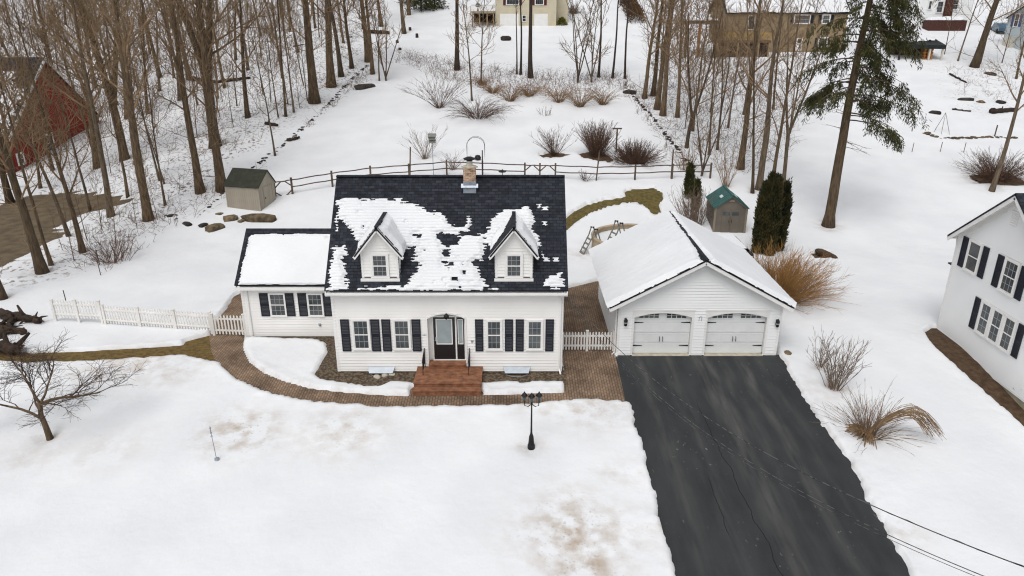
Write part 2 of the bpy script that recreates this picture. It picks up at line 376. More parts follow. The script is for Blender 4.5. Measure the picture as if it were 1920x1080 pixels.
mulch = gp((455, 629), (560, 630), (632, 628), (632, 690), (700, 692), (780, 692), (776, 714, 1), (735, 711, 1), (716, 719, 1), (690, 720, 1), (650, 713, 1), (606, 707, 1), (592, 697, 1), (604, 682), (617, 662), (614, 646), (590, 640), (520, 637), (470, 636))
mulch2 = gp((895, 690), (1054, 690), (1056, 712, 1), (1000, 711, 1), (985, 716, 1), (965, 712, 1), (900, 714, 1))
grassl = gp((396, 630), (404, 655), (412, 676, 1), (380, 670, 1), (345, 662, 1), (250, 668, 1), (150, 673, 1), (60, 676, 1), (0, 674, 1), (-60, 672, 1), (-60, 655), (0, 660), (60, 664), (150, 661), (250, 655), (345, 649), (352, 641), (375, 635))
gate_l = gp((452, 550), (458, 626), (396, 626), (402, 608), (424, 583), (440, 556))
arc = gp((1059, 412), (1075, 399), (1100, 386), (1132, 377), (1176, 370), (1171, 361), (1190, 355), (1226, 354), (1241, 362), (1242, 374), (1234, 384), (1238, 400), (1226, 405), (1219, 392, 1), (1207, 382, 1), (1180, 377, 1), (1140, 385, 1), (1105, 398, 1), (1080, 414, 1), (1060, 431, 1))
dirt = gp((-60, 395), (0, 383), (60, 371), (125, 363), (190, 364), (236, 372), (215, 385), (170, 397), (130, 415), (90, 444), (40, 478), (0, 503), (-60, 540))
nstrip = [G(1737, 624)[:2], G(1752, 616)[:2], np.array([21.9, 33.0]), np.array([21.9, 20]), G(1925, 800)[:2]+np.array([0, -3.5]), G(1900, 782)[:2], G(1850, 738)[:2], G(1790, 685)[:2], G(1750, 648)[:2]]
under = [gp((1012, 292), (1040, 287), (1070, 291), (1050, 297), (1020, 297)), gp((1088, 290), (1120, 280), (1150, 300), (1143, 305), (1120, 303), (1095, 297)), gp((1160, 296), (1190, 290), (1216, 296), (1205, 309), (1180, 309)),
         gp((1825, 330), (1870, 320), (1915, 335), (1915, 350), (1850, 345)), gp((1525, 476), (1553, 476), (1552, 486), (1530, 486))]
drive_c = [np.array([p[0], 31.2]) if p[1] > 29.8 else p for p in drive]
cleared = [(drive_c, .24, .16), (patio, .06, .12), (walk, .05, .08), (mulch, .08, .14), (mulch2, .07, .12), (grassl, .10, .16), (gate_l, .05, .08), (arc, .07, .12), (dirt, 1.3, .3), (nstrip, .12, .2)]+[(u, .3, .25) for u in under]

def surface(name, poly, m, dz, grow, label, cat, step=.5):
    P = np.array(poly); c = P.mean(0)
    import bmesh
    bm = bmesh.new()
    # grow outwards by moving vertices along averaged edge normals
    n = len(P); area = sum(P[i][0]*P[(i+1) % n][1]-P[(i+1) % n][0]*P[i][1] for i in range(n)); s = 1 if area > 0 else -1
    Q = []
    for i in range(n):
        a, b, d = P[i-1], P[i], P[(i+1) % n]
        e1 = (b-a)/max(np.linalg.norm(b-a), 1e-6); e2 = (d-b)/max(np.linalg.norm(d-b), 1e-6)
        nn = s*np.array([e1[1]+e2[1], -(e1[0]+e2[0])]); L = np.linalg.norm(nn)
        Q.append(b+(nn/L*grow if L > 1e-6 else 0))
    from mathutils.geometry import tessellate_polygon
    vs = [bm.verts.new((q[0], q[1], 0)) for q in Q]
    for t in tessellate_polygon([[Vector((q[0], q[1], 0)) for q in Q]]):
        if len(set(t)) == 3: bm.faces.new([vs[i] for i in t])
    for ax in (0, 1):
        lo, hi = min(q[ax] for q in Q), max(q[ax] for q in Q)
        t = math.floor(lo/step)*step+step
        while t < hi:
            no = (1, 0, 0) if ax == 0 else (0, 1, 0)
            bmesh.ops.bisect_plane(bm, geom=bm.verts[:]+bm.edges[:]+bm.faces[:], plane_co=(t if ax == 0 else 0, t if ax else 0, 0), plane_no=no)
            t += step
    for v in bm.verts: v.co.z = float(base(v.co.x, v.co.y))+dz
    for f in bm.faces:
        if f.normal.z < 0: f.normal_flip()
    me = bpy.data.meshes.new(name); bm.to_mesh(me); bm.free(); me.materials.append(m)
    o = bpy.data.objects.new(name, me); COL.objects.link(o)
    return tag(o, label, cat, kind='structure')
surface('driveway', drive, M['asphalt'], .012, .25, 'dark asphalt driveway with pale tyre streaks in front of the garage', 'driveway')
surface('patio', patio, M['paver'], .004, .2, 'brown paver patio between the white house and the garage', 'patio')
surface('path', walk, M['paver'], .008, .2, 'curved brown paver path sweeping past the front steps', 'path')
surface('ground', mulch, M['mulch'], .016, .25, 'bare stony bed against the house left of the brick steps', 'flower bed')
surface('ground', mulch2, M['mulch'], .016, .2, 'bare stony bed against the house right of the brick steps', 'flower bed')
surface('ground', grassl, M['grass'], .002, .25, 'strip of brown winter grass cleared through the snow by the left gate', 'grass')
surface('path', gate_l, M['paver'], .006, .2, 'small cleared triangle of paving behind the left picket gate', 'path')
surface('ground', arc, M['grass_green'], .002, .25, 'curved strip of exposed grass behind the white house', 'grass')
surface('ground', dirt, M['dirt'], .002, 1.0, 'bare brown dirt yard below the red barn', 'dirt yard')
surface('ground', nstrip, M['soil'], .002, .3, 'dark bare strip along the foundation of the white neighbouring house', 'bare soil')
for u, lb in zip(under, ('bare soil under the small vase shaped shrub behind the fence', 'bare soil under the tall upright shrub behind the fence', 'bare soil under the rounded shrub behind the fence', 'bare soil under the shrub at the right edge', 'small dark bare patch in the snow behind the golden shrub')):
    surface('ground', u, M['soil'], .003, .35, lb, 'bare soil')

def ground_mesh():
    xs = np.concatenate([-np.geomspace(300, 30, 46), np.arange(-29, 29.01, .12), np.geomspace(30, 300, 46)])
    ys = np.concatenate([np.arange(6, 51, .12), np.arange(51, 112, .28), np.geomspace(112, 420, 60)])
    X, Y = np.meshgrid(xs, ys)
    b = base(X, Y)
    depth = .13+.05*fbm(X*.25, Y*.25, 3, 3)+.022*fbm(X*1.1, Y*1.1, 3, 9)
    # settled lumps of shovelled snow along cleared edges, footprints and drip lines
    dmin = np.full(X.shape, 99.); drop = np.zeros(X.shape)
    n1 = fbm(X*1.1, Y*1.1, 4, 21); n2 = fbm(X*4.5, Y*4.5, 3, 33)
    for poly, amp, w in cleared:
        P = np.array(poly); m = (X > P[:, 0].min()-3) & (X < P[:, 0].max()+3) & (Y > P[:, 1].min()-3) & (Y < P[:, 1].max()+3)
        if not m.any(): continue
        s = sdf(P, X[m], Y[m])+n1[m]*amp*.55+n2[m]*amp*.55
        drop[m] = np.maximum(drop[m], sm((s+w)/(w*1.3)))
        dmin[m] = np.minimum(dmin[m], -s)
    bank = np.exp(-np.clip(dmin, 0, 9)/.55)
    depth += bank*(.07+.13*np.maximum(0, n1+.1)+.07*n2)
    z = b+depth*(1-drop)-.30*drop
    # melt wells round trunks and stems
    well = np.zeros(X.shape)
    for wx, wy, wr in WELLS:
        i0, i1 = np.searchsorted(xs, (wx-4*wr, wx+4*wr)); j0, j1 = np.searchsorted(ys, (wy-4*wr, wy+4*wr))
        if i1 <= i0 or j1 <= j0: continue
        d = np.hypot(X[j0:j1, i0:i1]-wx, Y[j0:j1, i0:i1]-wy); well[j0:j1, i0:i1] = np.maximum(well[j0:j1, i0:i1], np.exp(-(d/(1.6*wr))**2))
    z = z-.16*well
    me = bpy.data.meshes.new('snow_ground')
    ny, nx = X.shape
    me.vertices.add(nx*ny); me.vertices.foreach_set('co', np.stack([X, Y, z], -1).reshape(-1).astype(np.float32))
    i = np.arange(ny-1)[:, None]*nx+np.arange(nx-1)[None]
    q = np.stack([i, i+1, i+nx+1, i+nx], -1).reshape(-1).astype(np.int32)
    me.loops.add(len(q)); me.loops.foreach_set('vertex_index', q)
    me.polygons.add(len(q)//4); me.polygons.foreach_set('loop_start', np.arange(0, len(q), 4, dtype=np.int32)); me.polygons.foreach_set('loop_total', np.full(len(q)//4, 4, np.int32))
    me.polygons.foreach_set('use_smooth', np.ones(len(q)//4, bool))
    me.update(calc_edges=True); me.validate()
    # real dirt on the snow: old lawn showing through, plough spill, litter on the woodland floor
    st = np.zeros(X.shape)
    for px, py, r, k in ((455, 815, 1.5, .75), (640, 815, 1.7, .45), (640, 800, 1.0, .3), (1080, 1010, 1.7, .85), (1060, 960, 1.3, .5), (1095, 1070, 1.1, .95), (1100, 770, 1.6, .5), (1010, 770, 1.0, .35), (250, 685, 2.0, .6), (200, 700, 1.6, .5), (330, 700, 1.5, .4), (60, 860, 1.2, .25), (200, 850, 1.3, .25), (1690, 1010, .8, .3), (1160, 890, .9, .3), (1230, 990, .7, .4), (1540, 740, 1.3, .25), (1090, 480, 1.2, .35), (380, 680, .9, .4), (1180, 385, .9, .25), (1555, 430, .9, .5)):
        c = G(px, py); d = np.hypot(X-c[0], (Y-c[1])*1.15); st = np.maximum(st, k*np.exp(-(d/r)**2))
    st = np.maximum(np.maximum(st, .55*np.exp(-np.clip(dmin, 0, 9)/.10)), .7*well)
    wl = gp((-200, 640), (0, 560), (120, 530), (235, 470), (330, 420), (400, 395), (425, 320), (500, 280), (590, 205), (690, 130), (690, 40), (640, 10), (0, -10), (-500, 100))
    wr = gp((1170, 160), (1230, 250), (1290, 320), (1420, 330), (1480, 260), (1470, 120), (1250, 100))
    tp = gp((740, 85), (880, 110), (1170, 130), (1175, 165), (1040, 190), (930, 185), (850, 160), (745, 115))
    gr = gp((1740, 120), (1960, 60), (1960, 220), (1860, 230), (1780, 200))
    li = np.zeros(X.shape)
    for P, k in ((wl, 1.0), (wr, .55), (tp, .6), (gr, .35)):
        li = np.maximum(li, k*sm((sdf(P, X, Y)+.8)/2.5))
    for nme, arr in (('stain', st), ('litter', li)):
        a = me.attributes.new(nme, 'FLOAT', 'POINT'); a.data.foreach_set('value', arr.reshape(-1).astype(np.float32))
    me.materials.append(M['snow'])
    o = bpy.data.objects.new('snow_ground', me); COL.objects.link(o)
    tag(o, 'snow covered ground of the yards, woods and hillside', 'ground', kind='structure')
# ------------------------------------------------------------------ sky and sun
w = bpy.data.worlds.new('World'); scene.world = w; w.use_nodes = True
nt = w.node_tree; sk = nt.nodes.new('ShaderNodeTexSky'); sk.sky_type = 'NISHITA'; sk.sun_disc = False
SEL, SAZ = math.radians(60), math.radians(203)
sk.sun_elevation = SEL; sk.sun_rotation = SAZ; sk.air_density = 1.0; sk.dust_density = 3.0
hs = nt.nodes.new('ShaderNodeHueSaturation'); hs.inputs['Saturation'].default_value = .18
nt.links.new(sk.outputs[0], hs.inputs['Color']); nt.links.new(hs.outputs[0], nt.nodes['Background'].inputs[0]); nt.nodes['Background'].inputs[1].default_value = .145
sd = bpy.data.lights.new('sun', 'SUN'); sd.energy = .9; sd.angle = math.radians(35); sd.color = (1, .97, .93)
so = bpy.data.objects.new('sun', sd); COL.objects.link(so)
sdir = Vector((math.sin(SAZ)*math.cos(SEL), math.cos(SAZ)*math.cos(SEL), math.sin(SEL)))
so.rotation_euler = sdir.to_track_quat('Z', 'Y').to_euler()
scene.view_settings.view_transform = 'Standard'; scene.view_settings.look = 'None'; scene.view_settings.exposure = .15; scene.view_settings.gamma = 1
scene.cycles.use_denoising = True; scene.cycles.filter_width = 1.15
scene.cycles.max_bounces = 6; scene.cycles.diffuse_bounces = 3
# ------------------------------------------------------------------ building helpers
EX, EY = V3(1, 0, 0), V3(0, 1, 0)
def clip(poly, ax, v, keep_ge):
    out = []; n = len(poly)
    for i in range(n):
        a, b = poly[i], poly[(i+1) % n]
        ia = (a[ax] >= v) == keep_ge or a[ax] == v; ib = (b[ax] >= v) == keep_ge or b[ax] == v
        if ia: out.append(a)
        if ia != ib:
            t = (v-a[ax])/(b[ax]-a[ax]); out.append((a[0]+t*(b[0]-a[0]), a[1]+t*(b[1]-a[1])))
    return out
def clapboard(mb, o, u, n, poly, lap=.14, d=.033):
    """lapped boards over a convex polygon given in (along u, height z)"""
    o = np.asarray(o, float); zs = [p[1] for p in poly]; k = math.floor(min(zs)/lap)
    while k*lap < max(zs):
        q = clip(clip(poly, 1, k*lap, True), 1, (k+1)*lap, False) if True else poly
        if len(q) >= 3:
            f = lambda p: o+u*p[0]+Z*(p[1]-o[2])+n*(.003+d*(1-(p[1]-k*lap)/lap))
            mb.poly([f(p) for p in q])
            lo = [p for p in q if abs(p[1]-k*lap) < 1e-6]
            if len(lo) == 2:
                a, b = f(lo[0]), f(lo[1]); mb.poly([a, b, b-n*d, a-n*d])
        k += 1
def arch(x, op): 
    x0, x1, zs, r = op; c, h = (x0+x1)/2, (x1-x0)/2
    return zs+r*(1-((x-c)/h)**2)
def wall_front(mb, Y, n, x0, x1, z0, top, ops=(), extra=(), lap=.14):
    """front wall on the plane y=Y with arched openings; top: function of x"""
    xs = {x0, x1, *extra}
    for op in ops: xs |= set(np.linspace(op[0], op[1], 13))
    xs = sorted(xs)
    for a, b in zip(xs[:-1], xs[1:]):
        m = (a+b)/2; op = next((o for o in ops if o[0] < m < o[1]), None)
        za, zb = (arch(a, op), arch(b, op)) if op else (z0, z0)
        clapboard(mb, V3(0, Y, 0), EX, n, [(a, za), (b, zb), (b, top(b)), (a, top(a))], lap)
def window(root, name, c, u, n, w, h, cols=3, rows=4, trim=.075, mtrim='trim', glass='glass', sill=True, single=False):
    c = np.asarray(c, float)+n*.030; mb = MB()
    for sx in (-1, 1): mb.obox(c+u*sx*(w/2+trim/2)+n*.0275, u, n, trim, .055, h+.001)
    mb.obox(c+Z*(h/2+trim/2)+n*.0285, u, n, w+2*trim, .057, trim)
    mb.obox(c-Z*(h/2+trim/2)+n*(.0285 if not sill else .04), u, n, w+2*trim+(.04 if sill else 0), .057 if not sill else .08, trim*.8)
    if not single: mb.obox(c+n*.034, u, n, w, .03, .042)
    mb.cur = 1
    for i in range(1, cols): mb.obox(c+u*(i/cols-.5)*w+n*.029, u, n, .016, .014, h)
    for j in range(1, rows):
        if not single and j*2 == rows: continue
        mb.obox(c+Z*(j/rows-.5)*h+n*.0285, u, n, w, .0135, .016)
    mb.cur = 0
    for sx in (-1, 1): mb.obox(c+u*sx*(w/2-.016)+n*.031, u, n, .032, .018, h)
    for sz in (-1, 1): mb.obox(c+Z*sz*(h/2-.016)+n*.0315, u, n, w-.064, .018, .032)
    o = mb.build(name, [M[mtrim], M['muntin']], root)
    g = MB().obox(c+n*.012, u, n, w, .024, h).build('pane', M[glass], o)
    return o
def shutter(root, c, u, n, w, h, m='shutter'):
    c = np.asarray(c, float)+n*.022; mb = MB(); t = .05
    mb.obox(c+n*.026, u, n, w-.02, .012, h-.02)
    for sx in (-1, 1): mb.obox(c+u*sx*(w/2-t/2)+n*.034, u, n, t, .034, h)
    for z in (-h/2+t/2, 0, h/2-t/2): mb.obox(c+Z*z+n*.0335, u, n, w-2*t, .032, t)
    k = int(h/.075)
    for i in range(k):
        z = -h/2+t+(i+.5)*(h-2*t)/k
        if abs(z) < .04: continue
        mb.obox(c+Z*z+n*.038, u, unit(n+Z*.8), w-2*t, .010, .05, unit(Z-n*.8))
    return mb.build('shutter', M[m], root)
def win_px(root, px, Y, cols=3, rows=4, trim=.075, name='window', glass='glass', **k):
    x0, x1, z0, z1 = wrect(*px, Y); return window(root, name, V3((x0+x1)/2, Y, (z0+z1)/2), EX, -EY, x1-x0, z1-z0, cols, rows, trim, glass=glass, **k)
def shut_px(root, px, Y):
    x0, x1, z0, z1 = wrect(*px, Y); return shutter(root, V3((x0+x1)/2, Y, (z0+z1)/2), EX, -EY, x1-x0, z1-z0)
def snow_patch(parent, O, U, W, N, uv, polys, holes=(), th=.10, res=.04, rag=.10, rowh=.145, edge=.18, seed=0, name='snow_cover', specks=(), melt=0):
    """snow lying on a roof plane: thickness falls to nothing at a ragged, shingle-stepped edge"""
    u0, u1, w0, w1 = uv; us = np.arange(u0, u1+res/2, res); ws = np.arange(w0, w1+res/2, res); A, B = np.meshgrid(us, ws)
    s = np.full(A.shape, -9.)
    for p in polys: s = np.maximum(s, sdf(p, A, B))
    for p in holes: s = np.minimum(s, -sdf(p, A, B))
    row = np.floor(B/rowh)
    s = s+rag*(.9*fbm(A*.9, B*.9, 3, seed+4)+.5*fbm(A*2.6+row*5.7, row*3.3, 3, seed+5)*(rowh < .2)+.75*fbm(A*3.2, B*6.5, 4, seed+8))
    if melt: s = np.minimum(s, .26-melt*np.clip(.7*fbm(A*1.1, B*1.1, 3, seed+11)+.75*fbm(A*2.2+row*3.1, row*2.7, 3, seed+12)-.42, 0, 9))
    for p in specks: s = np.maximum(s, sdf(p, A, B)+.03*fbm(A*6, B*6, 2, seed+2))
    fr = B/rowh-row
    s = s+np.clip(.22*rag, 0, .045)*np.cos(6.283*(fr-.5))*(rowh < .2)
    h = th*sm(s/edge)*(1+.25*fbm(A*.9, B*.9, 3, seed+1))+.012*fbm(A*3, B*9, 3, seed+3)*(s > 0)-.008*np.cos(fr*6.283)*sm(s/.05)*np.exp(-np.clip(s, 0, 9)/.5)
    h = np.where(s > 0, np.maximum(h, 0)+.022, .002)
    ok = s > -.03
    q = (ok[:-1, :-1] & ok[1:, :-1] & ok[:-1, 1:] & ok[1:, 1:])
    idx = np.full(A.shape, -1); used = np.zeros(A.shape, bool)
    for dy in (0, 1):
        for dx in (0, 1): used[dy:dy+q.shape[0], dx:dx+q.shape[1]] |= q
    idx[used] = np.arange(used.sum())
    P = (np.asarray(O)[None, None]+A[..., None]*U+B[..., None]*W+h[..., None]*N)[used]
    j, i = np.nonzero(q)
    f = np.stack([idx[j, i], idx[j, i+1], idx[j+1, i+1], idx[j+1, i]], -1)
    mb = MB(); mb.add(P, [tuple(t) for t in f.tolist()])
    return mb.build(name, M['snow'], parent, smooth=True)
def gable_box(root, x0, x1, y0, y1, z0, ze, zr, axis, mwall, mroof, ov=.3, th=.14, lap=None, wname='wall', rname='roof', mtrim='trim'):
    """plain gabled body; ridge along axis 'x' or 'y'. Returns wall and roof objects"""
    mb = MB()
    if axis == 'x':
        ym = (y0+y1)/2
        sides = [(V3(0, y0, 0), EX, -EY, [(x0, z0), (x1, z0), (x1, ze), (x0, ze)]), (V3(0, y1, 0), EX, EY, [(x0, z0), (x1, z0), (x1, ze), (x0, ze)]),
                 (V3(x0, 0, 0), EY, -EX, [(y0, z0), (y1, z0), (y1, ze), (ym, zr), (y0, ze)]), (V3(x1, 0, 0), EY, EX, [(y0, z0), (y1, z0), (y1, ze), (ym, zr), (y0, ze)])]
    else:
        xm = (x0+x1)/2
        sides = [(V3(0, y0, 0), EX, -EY, [(x0, z0), (x1, z0), (x1, ze), (xm, zr), (x0, ze)]), (V3(0, y1, 0), EX, EY, [(x0, z0), (x1, z0), (x1, ze), (xm, zr), (x0, ze)]),
                 (V3(x0, 0, 0), EY, -EX, [(y0, z0), (y1, z0), (y1, ze), (y0, ze)]), (V3(x1, 0, 0), EY, EX, [(y0, z0), (y1, z0), (y1, ze), (y0, ze)])]
    for o, u, n, p in sides:
        if lap: clapboard(mb, o, u, n, p, lap)
        else: mb.poly([o+u*a+Z*b for a, b in p])
    wl = mb.build(wname, M[mwall], root)
    r = MB()
    if axis == 'x':
        g = (zr-ze)/(ym-y0); e = ze-g*ov
        r.slab([V3(x0-ov, y0-ov, e+th), V3(x1+ov, y0-ov, e+th), V3(x1+ov, ym, zr+th), V3(x0-ov, ym, zr+th)], th*.8)
        r.slab([V3(x1+ov, y1+ov, e+th), V3(x0-ov, y1+ov, e+th), V3(x0-ov, ym, zr+th), V3(x1+ov, ym, zr+th)], th*.8)
    else:
        g = (zr-ze)/(xm-x0); e = ze-g*ov
        r.slab([V3(x0-ov, y1+ov, e+th), V3(x0-ov, y0-ov, e+th), V3(xm, y0-ov, zr+th), V3(xm, y1+ov, zr+th)], th*.8)
        r.slab([V3(x1+ov, y0-ov, e+th), V3(x1+ov, y1+ov, e+th), V3(xm, y1+ov, zr+th), V3(xm, y0-ov, zr+th)], th*.8)
    return wl, r.build(rname, M[mroof], root)

# ------------------------------------------------------------------ the white cape house
def cape_house():
    R = thing('cape_house', 'white clapboard cape house with two dormers, dark shingle roof half covered in snow', 'house', (-2.8, 31.95, 0))
    Yf, Yb, X0, X1 = 28.4, 35.5, -7.75, 2.2
    ze, zr, Ym = 3.86, 8.04, 31.95; g = (zr-4.0)/(Ym-28.1)
    # door recess opening
    ox0, ox1, _, _ = wrect(803, 873, 590, 690, Yf); oz = onY(838, 597, Yf)[2]; otop = onY(838, 588, Yf)[2]
    op = (ox0, ox1, oz, otop-oz)
    mb = MB()
    wall_front(mb, Yf, -EY, X0, X1, .02, lambda x: 3.93, [op])
    for xx, nn in ((X0, -EX), (X1, EX)):
        clapboard(mb, V3(xx, 0, 0), EY, nn, [(Yf, .02), (Yb, .02), (Yb, 3.9), (Ym, 7.9), (Yf, 3.9)])
    clapboard(mb, V3(0, Yb, 0), EX, EY, [(X0, .02), (X1, .02), (X1, 3.9), (X0, 3.9)])
    mb.build('wall', M['siding'], R)
    MB().box(X0+.03, X1-.03, Yf+.03, Yb-.03, -.6, .018).build('foundation', M['concrete'], R)
    # roof
    r = MB()
    a, b = -7.93, 2.38
    r.slab([V3(a, 28.08, 3.99), V3(b, 28.08, 3.99), V3(b, Ym, zr), V3(a, Ym, zr)], .11)
    r.slab([V3(b, 35.82, 3.99), V3(a, 35.82, 3.99), V3(a, Ym, zr), V3(b, Ym, zr)], .11)
    r.bar(V3(a, Ym, zr+.0), V3(b, Ym, zr+.0), .24, .05)
    roof = r.build('roof', M['shingle'], R)
    # trim: fascia, rakes, corner boards, frieze
    t = MB()
    t.box(a+.02, b-.02, 28.09, 28.12, 3.72, 3.88); t.box(a+.02, b-.02, 28.13, 28.40, 3.73, 3.75)
    for xx in (a+.04, b-.04):
        t.bar(V3(xx, 28.12, 3.80), V3(xx, Ym, zr-.20), .05, .17); t.bar(V3(xx, 35.78, 3.80), V3(xx, Ym, zr-.20), .05, .17)
    for xx in (X0+.045, X1-.045): t.box(xx-.06, xx+.06, Yf-.03, Yf-.002, .0, 3.72)
    for xx in (X0-.03, X1+.002):
        t.box(xx, xx+.028, Yf+.002, Yf+.11, 0, 3.8)
    t.build('trim', M['trim'], R)
    gt = MB(); gt.box(a+.03, b-.03, 27.99, 28.085, 3.80, 3.89); gt.build('gutter', M['trim'], R)
    for xx in (X1-.10,):
        d = MB(); d.tube([V3(xx, 28.05, 3.8), V3(xx, 28.33, 3.5), V3(xx, 28.34, .15), V3(xx+.05, 28.1, 0)], .04, 6); d.build('downspout', M['trim'], R)
    # porch recess
    ry = 28.72
    rc = MB()
    xs = np.linspace(ox0, ox1, 13)
    for p, q in zip(xs[:-1], xs[1:]): rc.poly([V3(p, Yf, arch(p, op)), V3(q, Yf, arch(q, op)), V3(q, ry, arch(q, op)), V3(p, ry, arch(p, op))])
    for x in (ox0, ox1): rc.poly([V3(x, Yf, .1), V3(x, ry, .1), V3(x, ry, oz), V3(x, Yf, oz)])
    rc.poly([V3(ox0, ry, .1), V3(ox1, ry, .1), V3(ox1, ry, otop), V3(ox0, ry, otop)])
    # moulded surround of the opening
    for p, q in zip(xs[:-1], xs[1:]): rc.bar(V3(p, Yf-.03, arch(p, op)+.03), V3(q, Yf-.03, arch(q, op)+.03), .05, .06)
    for x in (ox0-.03, ox1+.03): rc.box(x-.03, x+.03, Yf-.055, Yf-.005, .35, oz+.02)
    rc.build('porch_recess', M['trim'], R)
    # door and sidelight
    dx0, dx1, dz0, dz1 = wrect(813.5, 853.5, 594.5, 672.5, ry-.03); dz0 = .46
    d = MB(); d.box(dx0, dx1, ry-.045, ry-.004, dz0, dz1)
    for z0_, z1_ in ((dz0+.12, dz0+.62),):
        for p0, p1, q0, q1 in ((dx0+.12, dx1-.12, z0_, z0_+.03), (dx0+.12, dx1-.12, z1_-.03, z1_), (dx0+.12, dx0+.15, z0_+.03, z1_-.03), (dx1-.15, dx1-.12, z0_+.03, z1_-.03)): d.box(p0, p1, ry-.058, ry-.046, q0, q1)
    door = d.build('door', M['door_black'], R)
    gx0, gx1, gz0, gz1 = dx0+.15, dx1-.15, dz0+.78, dz1-.12
    MB().box(gx0, gx1, ry-.052, ry-.046, gz0, gz1).build('pane', M['glass_pale'], door)
    f = MB()
    for p0, p1, q0, q1 in ((gx0-.04, gx1+.04, gz1, gz1+.04), (gx0-.04, gx1+.04, gz0-.04, gz0), (gx0-.04, gx0, gz0, gz1), (gx1, gx1+.04, gz0, gz1)): f.box(p0, p1, ry-.068, ry-.047, q0, q1)
    f.build('pane_frame', M['trim'], door)
    MB().lathe(V3(dx0+.07, ry-.1, dz0+.95), [(0, -.03), (.03, -.02), (.035, 0), (.03, .02), (0, .03)], 10).box(dx0+.055, dx0+.085, ry-.09, ry-.046, dz0+.93, dz0+1.1).build('handle', M['galv'], door)
    sx0, sx1, _, _ = wrect(857, 870.5, 594.5, 672.5, ry-.03)
    s = MB(); s.box(sx0, sx1, ry-.045, ry-.004, dz0, dz1); sl = s.build('sidelight', M['door_black'], R)
    MB().box(sx0+.07, sx1-.07, ry-.052, ry-.046, gz0, gz1).build('pane', M['glass_pale'], sl)
    f = MB()
    for p0, p1, q0, q1 in ((sx0+.04, sx1-.04, gz1, gz1+.03), (sx0+.04, sx1-.04, gz0-.03, gz0), (sx0+.04, sx0+.07, gz0, gz1), (sx1-.07, sx1-.04, gz0, gz1)): f.box(p0, p1, ry-.066, ry-.047, q0, q1)
    f.build('pane_frame', M['trim'], sl)
    f = MB(); f.box(dx1+.01, sx0-.01, ry-.05, ry-.003, dz0, dz1); f.box(dx0-.05, dx0-.008, ry-.05, ry-.003, dz0, dz1); f.box(sx1+.008, sx1+.05, ry-.05, ry-.003, dz0, dz1)
    f.box(dx0-.05, sx1+.05, ry-.05, ry-.003, dz1+.003, dz1+.06); f.box(dx0-.05, sx1+.05, ry-.12, ry-.046, dz0-.05, dz0-.003); f.build('door_frame', M['trim'], R)
    lx = (ox0+ox1)/2+.02
    l = MB(); l.lathe(V3(lx, Yf-.11, otop-.10), [(0, .12), (.07, .10), (.11, .06), (.12, 0), (.08, -.08), (.03, -.13), (0, -.14)], 12); l.box(lx-.03, lx+.03, Yf-.10, Yf-.002, otop-.03, otop+.03); l.build('porch_light', M['black_metal'], R)
    # windows and shutters
    for px in ((664, 691.5, 600.3, 652.5), (740.5, 767.2, 600.3, 652.5), (914, 939, 601.5, 653.3), (990, 1015, 601.5, 653.3)): win_px(R, px, Yf, 3, 4)
    for a0, a1 in ((640.5, 656.8), (696.5, 713), (717, 733.5), (773, 789.5), (891.2, 906), (946.7, 962), (966.7, 982), (1022.5, 1038)): shut_px(R, (a0, a1, 598, 657.6), Yf)
    # basement windows in metal wells
    for px in (716, 969):
        c = onY(px, 696, Yf-.03); bw = MB()
        cx = c[0]
        bx = MB(); bx.box(cx-.42, cx+.42, Yf+.0, Yf+.028, -.30, -.02)
        bwin = window(R, 'basement_window', V3(cx, Yf+.028, -.14), EX, -EY, .8, .26, 4, 1, .04, sill=False, single=True)
        bw.slab([V3(cx-.60, Yf-.05, .26), V3(cx-.52, Yf-.30, .06), V3(cx+.52, Yf-.30, .06), V3(cx+.60, Yf-.05, .26)], .012, V3(0, -.3, 1))
        wc = bw.build('window_well_cover', M['clear_cover'], R)
        n = 11; an = np.linspace(.35, math.pi-.35, n); P = [V3(cx+.50*math.cos(t), Yf-.05-.36*math.sin(t), 0) for t in an]
        b2 = MB(); b2.add([p+Z*z for z in (-.30, -.05) for p in P], [(k, k+1, n+k+1, n+k) for k in range(n-1)]); b2.build('window_well', M['glass'], R)
        b3 = MB()
        for p in P: b3.box(p[0]-.014, p[0]+.014, p[1]-.03, p[1]-.004, -.30, -.04)
        for z in (-.28, -.05): b3.tube([p+V3(0, -.02, z) for p in P], .016, 5)
        b3.build('well_grille', M['galv'], R)
    # brick steps
    st = MB()
    lx0, lx1, _, _ = wrect(776, 902, 722, 740, 26.8); tx0, tx1, _, _ = wrect(805.5, 873.5, 680, 690, 28.3)
    st.box(lx0, lx1, 26.85, Yf-.02, -.5, .22); st.box(tx0, tx1, 28.18, ry-.05, .222, .40); st.box(tx0-.02, tx1+.02, 28.15, ry-.05, .402, .44)
    st.box(lx0-.02, lx1+.02, 26.82, Yf-.02, .222, .25)
    st.box(lx0, lx1, 26.5, 26.848, -.5, .05); st.box(lx0-.02, lx1+.02, 26.47, 26.818, .052, .078)
    st.build('brick_steps', M['step_brick'], R)
    for x, s_ in ((onY(796.5, 700, 28.1)[0], -1), (onY(880.5, 700, 28.1)[0], 1)):
        h = MB(); yb, yt = Yf-.06, 27.55
        h.tube([V3(x, yt, .24), V3(x, yt, .95)], .016, 6); h.tube([V3(x, yb, .24), V3(x, yb, 1.15)], .016, 6)
        h.tube([V3(x, yt-.1, .90), V3(x, yt, .96), V3(x, yb, 1.17)], .02, 6); h.tube([V3(x, yt, .45), V3(x, yb, .55)], .012, 6)
        for k in range(1, 7): 
            y = yt+(yb-yt)*k/7; h.tube([V3(x, y, .46+.09*k/7), V3(x, y, .97+.2*k/7)], .008, 4)
        h.build('handrail', M['black_metal'], R)
